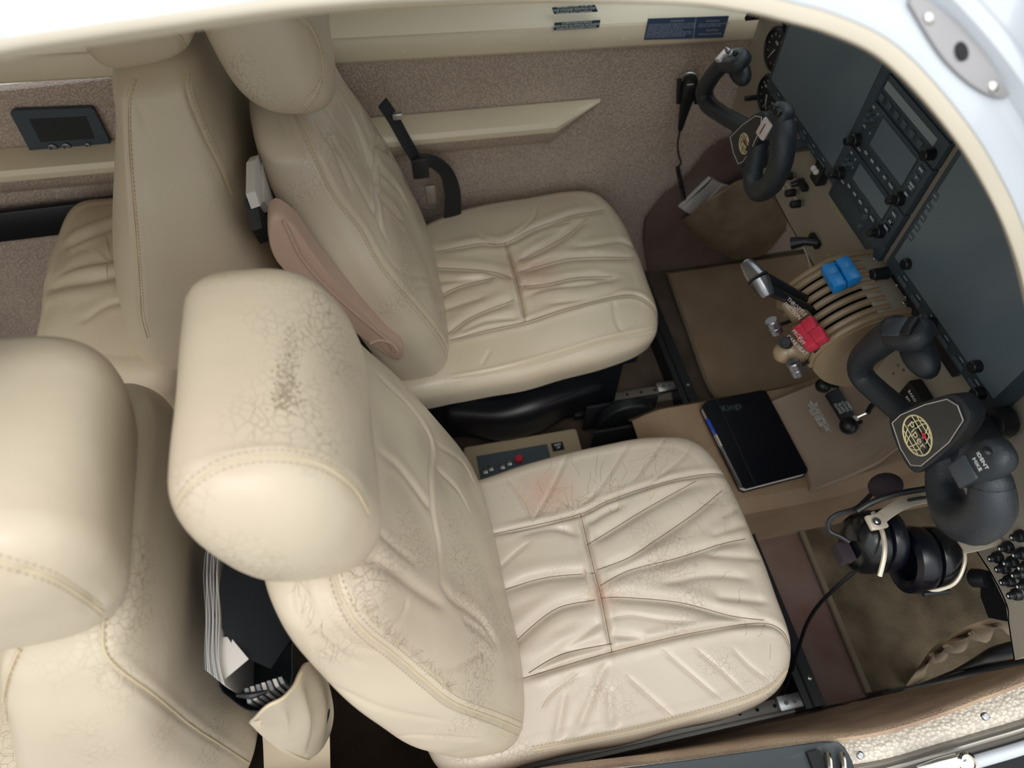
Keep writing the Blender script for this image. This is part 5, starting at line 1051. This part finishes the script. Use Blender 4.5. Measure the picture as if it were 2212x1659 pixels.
placard(((1400, 41), (1575, 35), (1562, 82), (1391, 87)), .5925, 'placard_blue', 'large blue placard of small grey print on the cream trim near the panel', [('WARNING', 1463, 46, .006, 'CENTER'), ('THIS AIRCRAFT MUST BE OPERATED AS A NORMAL\nCATEGORY AIRPLANE IN COMPLIANCE WITH THE\nOPERATING LIMITATIONS STATED IN THE FORM OF\nPLACARDS, MARKINGS AND MANUALS.\nNO ACROBATIC MANEUVERS, INCLUDING SPINS,\nAPPROVED. THIS AIRCRAFT APPROVED FOR V.F.R.,\nI.F.R., DAY AND NIGHT NON-ICING FLIGHT', 1398, 68, .0043, 'LEFT'), ('WARNING', 1540, 46, .006, 'CENTER'), ('TURN OFF STROBE LIGHTS WHEN\nTAXIING NEAR GROUND', 1508, 56, .0043, 'LEFT'), ('CAUTION', 1538, 66, .006, 'CENTER'), ('CONTROLS MUST BE FREE', 1508, 75, .0043, 'LEFT')], 0, 'grey_ink')
mb = MB(); mb.prism([at(u, v, y=.5921) for u, v in ((1503, 38), (1504.5, 38), (1498, 84), (1496.5, 84))], (0, .0002, 0)); tag(mb.build('placard_divider', MATS['grey_ink'], smooth=False), 'thin pale line dividing the large blue placard', 'line')
# hand microphone with cord
mic = thing('hand_microphone', at(1490, 215, y=.58), 'black hand microphone in its clip on the far wall by the yoke', 'microphone')
P = [at(u, v, y=.572) for u, v in ((1492, 168), (1490, 185), (1486, 205), (1481, 228), (1474, 258), (1469, 282))]
mb = MB(); mb.tube(cr(P, 5), [.014, .019, .018, .013, .009, .005], 16, flat=((0, 1, 0), .75)); mb.build('body', MATS['knob_black'], mic)
for u, v, u2, v2 in ((1468, 172, 1466, 222), (1508, 196, 1504, 222)):
    mb = MB(); mb.tube([at(u, v, y=.575), at((u + u2) / 2, (v + v2) / 2, y=.572), at(u2, v2, y=.575)], .006, 8); mb.build('clip_arm', MATS['knob_black'], mic)
mb = MB(); mb.tube(cr([at(1474, 165, y=.568), at(1490, 158, y=.566), at(1505, 165, y=.566), at(1508, 185, y=.566)], 5), .0018, 6); mb.build('trim_ring', MATS['steel'], mic)
mb = MB(); mb.box(at(1491, 183, y=.5555), (.014, .001, .0022)); mb.build('label_mark', MATS['silver_ink'], mic)
mb = MB(); P = cr([at(u, v, y=.575) for u, v in ((1469, 282), (1464, 310), (1466, 335), (1471, 352), (1464, 362))], 8); mb.tube(P, .0022, 8)
P = at(1464, 362, y=.572); Q = at(1478, 432, y=.565); n = 260; hel = [P + (Q - P) * k / n + .0045 * np.array([math.cos(k * .55), math.sin(k * .55) * .9, math.sin(k * .55) * .1]) for k in range(n)]
mb.tube(hel, .0016, 5); mb.build('coiled_cord', MATS['knob_black'], mic)
# leather map pocket with folded papers at the pilot's feet
mat('suede', '8E7A62', .75, bump=.4, bscale=260, c2='7A6852', nscale=18)
rimp = cr([at(u, v, y=y) for u, v, y in ((1474, 476, .588), (1500, 462, .56), (1535, 432, .545), (1570, 408, .545), (1600, 392, .552), (1640, 392, .56), (1700, 470, .585))], 7)
botp = cr([at(u, v, y=y) for u, v, y in ((1478, 484, .588), (1500, 512, .585), (1540, 540, .582), (1575, 555, .58), (1610, 562, .58), (1655, 545, .58), (1700, 500, .585))], 7)
mp_ = thing('map_pocket', np.mean(botp, 0), 'tan gathered map pocket on the far wall holding pale folded papers', 'map pocket')
G = np.array([rimp + (botp - rimp) * t + np.array([[0, -.026 * math.sin(math.pi * t) * math.sin(math.pi * i / (len(rimp) - 1)) - .004 * math.sin(i * .5 + 3 * t), 0] for i in range(len(rimp))]) for t in np.linspace(0, 1, 18)])
mb = MB(); mb.sheet(G, (0, .002, 0)); mb.build('pouch', MATS['suede'], mp_); mb = MB(); mb.tube(rimp, .004, 8); mb.build('gathered_rim', MATS['suede'], mp_)
for k, (px, m) in enumerate(((((1466, 447), (1532, 383), (1552, 393), (1488, 462)), 'paper'), (((1478, 456), (1540, 390), (1574, 402), (1506, 472)), 'silver_ink'), (((1496, 470), (1560, 400), (1590, 408), (1530, 470)), 'paper'))):
    q = [at(u, v, y=.584 - k * .007) for u, v in px]; mb = MB(); mb.prism(q, (0, .004, 0)); tag(mb.build('folded_map', MATS[m], smooth=False), ('white folded chart at the back of the tan map pocket', 'grey folded chart in the middle of the tan map pocket', 'white folded chart at the front of the tan map pocket')[k], 'paper', 'papers in the map pocket')
mb = MB(); mb.prism([at(u, v, y=.582) for u, v in ((1470, 450), (1474, 447), (1538, 386), (1541, 389))], (0, .001, 0)); tag(mb.build('chart_binding', MATS['matte_black'], smooth=False), 'thin black spine on the folded chart in the tan pocket', 'binding')
# seat belt behind the pilot's hip
sb = thing('seat_belt', at(900, 360, y=.50), 'black seat belt with grey buckle between the far seat back and the wall', 'seat belt')
P = cr([at(u, v, y=y) for u, v, y in ((826, 222, .50), (850, 258, .50), (876, 305, .50), (900, 345, .505), (918, 372, .51))], 6); mb = MB(); mb.tube(P, .013, 10, flat=((.1, -.55, .83), .2)); mb.build('shoulder_strap', MATS['webbing'], sb)
P = cr([at(u, v, y=y) for u, v, y in ((905, 345, .50), (935, 350, .515), (962, 372, .53), (976, 410, .535), (978, 455, .54), (974, 500, .54))], 6); mb = MB(); mb.tube(P, [.012, .016, .021, .021], 12, flat=((.2, -.6, .75), .16)); mb.build('lap_strap', MATS['webbing'], sb)
mb = MB(); c0 = at(908, 362, y=.498); mb.box(c0, (.034, .014, .05), bev=.004); mb.build('buckle', MATS['knob_black'], sb); mb = MB(); mb.box(at(930, 420, y=.53), (.022, .006, .05), bev=.002); mb.build('belt_plate', MATS['alu'], sb)
mb = MB(); mb.box(at(858, 250, y=.50), (.02, .012, .014), bev=.003); mb.build('adjuster', MATS['steel'], sb)
# stowed armrest on the flank of the far seat
YA = .092
q = [at(u, v, y=YA) for u, v in ((582, 470), (592, 459), (606, 460), (640, 486), (664, 520), (700, 570), (760, 640), (830, 712), (868, 742), (871, 765), (860, 776), (838, 765), (770, 715), (690, 650), (610, 575), (586, 540), (578, 500))]
Pq = resample(np.r_[cr(q, 5, True), cr(q, 5, True)[:1]], n=121)[:-1]; c_ = Pq.mean(0)
sa = MB(); rows = [Pq + [0, .028, 0]] + [c_ + (Pq - c_) * k + [0, d_, 0] for k, d_ in ((1, .004), (.992, -.002), (.972, -.006), (.93, -.008), (.6, -.009))]; sa.grid(np.array(rows), closed=True, caps=True); sao = sa.build('stowed_armrest', MATS['tan_plastic'], far_seat)
lo_ = [at(u, v, y=YA - .0105) for u, v in ((612, 478), (624, 500), (650, 555), (700, 615), (770, 680), (835, 735), (850, 760))]; mb = MB(); mb.tube(cr(lo_, 6), .0024, 8); mb.build('ridge', MATS['tan_plastic'], sao)
lo_ = [at(u, v, y=YA - .0105) for u, v in ((800, 742), (822, 735), (845, 742), (858, 760))]; mb = MB(); mb.tube(cr(lo_, 6), .0034, 8); mb.build('pivot_cover', MATS['tan_plastic'], sao)
# white and black shoe-like roll wedged between the far seats
wr = thing('headset_case', at(560, 430, x=-.232), 'white object with a black base wedged between the backs of the two far seats', 'case')
for px, m, d_ in ((((532, 352), (541, 340), (549, 340), (546, 380), (549, 440), (543, 452), (531, 420)), 'paper', 0), (((550, 352), (560, 346), (572, 372), (580, 432), (566, 462), (553, 442)), 'paper', .003)):
    q = [at(u, v, x=-.228 + d_) for u, v in px]; mb = MB(); mb.prism(q, (.012, .004, 0)); mb.build('white_shell', MATS[m], wr, smooth=False)
q = [at(u, v, x=-.236) for u, v in ((528, 430), (545, 455), (566, 464), (584, 420), (602, 452), (590, 490), (562, 528), (545, 500))]; mb = MB(); mb.prism(q, (.014, .004, 0)); mb.build('black_base', MATS['webbing'], wr, smooth=False)

# ================================================================== NEAR FOOTWELL
hs = thing('headset', at(1930, 1190, z=.36), 'black aviation headset with chrome headband hanging under the near yoke', 'headset')
mat('cup_black', '0D1013', .22); mat('band_metal', 'DDD3C0', .38, .55); mat('foam', '2B2026', .95, bump=.6, bscale=600); mat('ear_seal', '0A0D18', .3)
X1 = np.array(unit((1.0, -.12, .06)))
c1 = at(1872, 1172, z=.47); c2 = at(2016, 1206, z=.47)
mb = MB(); mb.lathe(c1 - X1 * .034, X1, [(.001, 0), (.022, .002), (.040, .010), (.048, .022), (.050, .040), (.049, .046), (.044, .048)], 34, sc=(1.12, .92)); mb.build('ear_cup', MATS['cup_black'], hs)
mb = MB(); mb.lathe(c1 + X1 * .014, X1, [(.044, 0), (.050, .004), (.052, .014), (.048, .024), (.038, .027), (.030, .022), (.028, .010), (.001, .009)], 34, sc=(1.1, .9)); mb.build('ear_seal', MATS['ear_seal'], hs)
mb = MB(); mb.lathe(c2 + X1 * .034, -X1, [(.001, 0), (.022, .002), (.040, .010), (.048, .022), (.050, .040), (.049, .046), (.044, .048)], 34, sc=(1.12, .92)); mb.build('ear_cup', MATS['cup_black'], hs)
mb = MB(); mb.lathe(c2 - X1 * .014, -X1, [(.044, 0), (.050, .004), (.053, .016), (.050, .030), (.040, .034), (.031, .028), (.028, .012), (.001, .011)], 34, sc=(1.12, .92)); mb.build('ear_seal', MATS['ear_seal'], hs)
def px3(pts): return cr(np.array([at(u, v, z=z) for u, v, z in pts]), 6)
mb = MB(); mb.tube(px3([(1886, 1108, .525), (1906, 1150, .532), (1911, 1195, .53), (1900, 1245, .512)]), .0035, 8); mb.build('stirrup', MATS['band_metal'], hs)
mb = MB(); mb.tube(px3([(2063, 1140, .52), (2080, 1180, .52), (2083, 1220, .515), (2060, 1262, .50), (2005, 1280, .49)]), .0028, 8); mb.build('stirrup', MATS['band_metal'], hs)
mb = MB(); mb.tube(px3([(1994, 1284, .49), (2050, 1278, .49)]), .004, 8); mb.build('stirrup_end', MATS['knob_black'], hs)
mb = MB(); mb.tube(px3([(1893, 1128, .535), (1915, 1110, .54), (1948, 1090, .545), (1990, 1078, .548), (2040, 1074, .548)]), .0098, 10, flat=((0, .4, 1), .14)); b_ = mb.build('headband', MATS['band_metal'], hs)
mb = MB(); mb.tube(px3([(1962, 1081, .552), (1985, 1077, .552), (2000, 1075, .552)]), .0022, 6); mb.build('slot', MATS['matte_black'], b_)
mb = MB(); mb.tube(px3([(2012, 1074, .552), (2015, 1074, .552)]), .0022, 8); mb.build('slot', MATS['matte_black'], b_)
mb = MB(); mb.tube(px3([(2076, 1182, .54), (2105, 1176, .545), (2132, 1168, .548), (2148, 1158, .548)]), .0125, 10, flat=((0, .4, 1), .12)); b2_ = mb.build('headband', MATS['band_metal'], hs)
mb = MB(); mb.tube(px3([(2122, 1166, .552), (2127, 1165, .552)]), .0038, 8); mb.build('slot', MATS['matte_black'], b2_)
mb = MB(); mb.box(at(1893, 1128, z=.548), (.026, .022, .008), bev=.002); mb.build('hinge', MATS['band_metal'], hs); mb = MB(); mb.lathe(at(1893, 1128, z=.553), (0, 0, 1), [(.006, 0), (.006, .002), (.003, .002), (.001, .0035)], 14); mb.build('rivet', MATS['steel'], hs)
mb = MB(); mb.tube(px3([(1850, 1105, .53), (1885, 1085, .54), (1935, 1068, .55), (1990, 1058, .555), (2045, 1050, .555)]), .0045, 8); mb.build('adjuster_rod', MATS['knob_black'], hs)
mb = MB(); mb.ball(at(1913, 1050, z=.50), .020, 18, 12, sc=(1.35, 1, 1)); mb.build('mic_muff', MATS['foam'], hs)
mb = MB(); mb.tube(px3([(1835, 1172, .50), (1815, 1160, .50), (1792, 1148, .50), (1790, 1128, .51), (1808, 1112, .52), (1850, 1098, .525), (1880, 1070, .515)]), .0036, 8); mb.build('mic_boom', MATS['knob_black'], hs)
mb = MB(); mb.box(at(1822, 1195, z=.48), (.022, .030, .02), bev=.003); mb.build('boom_pivot', MATS['foam'], hs)
mb = MB(); mb.tube(cr([at(u, v, z=z) for u, v, z in ((1845, 1235, .46), (1800, 1275, .38), (1765, 1312, .27), (1742, 1350, .17), (1728, 1390, .10), (1715, 1430, .06), (1705, 1470, .03), (1690, 1500, .012))], 7), .0034, 8); mb.build('cable', MATS['knob_black'], hs)
# gathered map pocket low on the near side wall
upn = cr([at(u, v, y=y) for u, v, y in ((1956, 1478, -.560), (1985, 1440, -.548), (2015, 1400, -.540), (2070, 1362, -.536), (2120, 1342, -.536), (2165, 1332, -.54), (2215, 1345, -.552))], 8)
edge = [(1958, 1486), (1975, 1478), (1995, 1472), (2000, 1440), (2012, 1412), (2030, 1428), (2044, 1416), (2040, 1395), (2062, 1398), (2078, 1408), (2090, 1385), (2098, 1366), (2112, 1378), (2132, 1386), (2142, 1364), (2152, 1350), (2168, 1358), (2178, 1368), (2215, 1392)]
en = np.array([at(u, v, y=-.546) for u, v in edge]); en = resample(cr(en, 6), n=len(upn) * 2); un = resample(upn, n=len(en))
mb = MB(); mb.sheet(np.array([un + (en - un) * t + np.array([0, -.004 * math.sin(t * 3.1), .006 * math.sin(t * 3.1)]) for t in np.linspace(0, 1, 12)]), (0, -.002, 0)); pk2 = mb.build('side_pocket', MATS['suede']); tag(pk2, 'tan ruffled map pocket low on the near side wall', 'map pocket')
mb = MB(); mb.tube(en, .0026, 8); mb.build('ruffled_hem', MATS['suede'], pk2)
# plugs and cords running into the side sockets
for lab, pts, rad, nm in (('thick black plug and cord leading to the panel corner, upper of two', ((1990, 1480, .03), (2060, 1452, .10), (2110, 1430, .16), (2150, 1412, .22), (2225, 1392, .27)), (.003, .0035, .008, .0115, .012), 'jack_plug'), ('black plug and cord lying along the near carpet edge, lower of two', ((1905, 1500, .02), (2000, 1478, .06), (2080, 1458, .12), (2140, 1446, .17), (2230, 1432, .22)), (.0025, .003, .0055, .010, .0105), 'jack_plug')):
    mb = MB(); mb.tube(cr([at(u, v, z=z) for u, v, z in pts], 7), list(rad), 12); tag(mb.build(nm, MATS['knob_black']), lab, 'plug')
mb = MB(); mb.tube(cr([at(u, v, z=z) for u, v, z in ((1740, 1548, .012), (1800, 1532, .014), (1850, 1524, .02), (1900, 1506, .014), (1960, 1496, .022), (2010, 1478, .03))], 7), [.004, .007, .005, .008, .005, .004], 8); tag(mb.build('cable_bundle', MATS['matte_black']), 'dark bundle of cords along the edge of the near floor mat', 'cable')
# dark duct below the circuit breakers
q = [at(u, v, x=.735) for u, v in ((2118, 1252), (2140, 1232), (2168, 1292), (2186, 1345), (2135, 1335), (2118, 1290))]; mb = MB(); mb.prism(q, (.05, 0, 0)); du = thing('air_duct', np.mean(q, 0), 'dark duct with a knurled fitting hanging below the circuit breakers', 'duct'); mb.build('duct_body', MATS['black_plastic'], du, smooth=False)
mb = MB(); p = at(2120, 1250, x=.725); mb.lathe(p, (-.3, .5, -1), [(.012, -.01), (.014, 0), (.014, .012), (.010, .016), (.001, .016)], 12); mb.build('fitting', MATS['knob_black'], du)
# black latch tray on the sill
lt = thing('door_latch', at(1650, 1650, z=.36), 'black plastic latch housing with chrome striker on the door sill', 'latch')
q = [at(u, v, z=.412) for u, v in ((1240, 1672), (1500, 1640), (1700, 1612), (1788, 1600), (1812, 1602), (1828, 1615), (1846, 1650), (1852, 1720), (1240, 1740))]; Pq = resample(np.r_[np.array(q), [q[0]]], n=91)[:-1]; c_ = Pq.mean(0)
mb = MB(); mb.grid(np.array([Pq - [0, 0, .02], Pq - [0, 0, .003], c_ + (Pq - c_) * .985, c_ + (Pq - c_) * .95 + [0, 0, -.002], c_ + (Pq - c_) * .5 + [0, 0, -.003]]), closed=True, caps=True); mb.build('tray', mat('tray_black', '262E32', .45, bump=.15, bscale=700), lt)
for u in (1788, 1818):
    mb = MB(); mb.tube([at(u, 1628, z=.418), at(u + 3, 1645, z=.421), at(u + 6, 1690, z=.42)], .0042, 8); mb.build('striker_bar', MATS['chrome'], lt)
mb = MB(); mb.box(at(1765, 1650, z=.413), (.018, .03, .008)); mb.build('slot', MATS['matte_black'], lt)
# bright hinge arm outside the sill
hg = thing('swing_arm', at(2075, 1650, z=.43), 'polished hinge arm with round pivot on the white sill edge', 'hinge')
mb = MB(); mb.tube([at(1985, 1668, z=.444), at(2030, 1652, z=.446), at(2070, 1642, z=.448)], .009, 10, flat=((0, 0, 1), .3)); mb.build('arm', MATS['chrome'], hg)
mb = MB(); mb.lathe(at(2088, 1648, z=.447), (0, 0, 1), [(.013, 0), (.013, .004), (.009, .006), (.008, .003), (.004, .003), (.004, .007), (.001, .007)], 20); mb.build('pivot', MATS['chrome'], hg)
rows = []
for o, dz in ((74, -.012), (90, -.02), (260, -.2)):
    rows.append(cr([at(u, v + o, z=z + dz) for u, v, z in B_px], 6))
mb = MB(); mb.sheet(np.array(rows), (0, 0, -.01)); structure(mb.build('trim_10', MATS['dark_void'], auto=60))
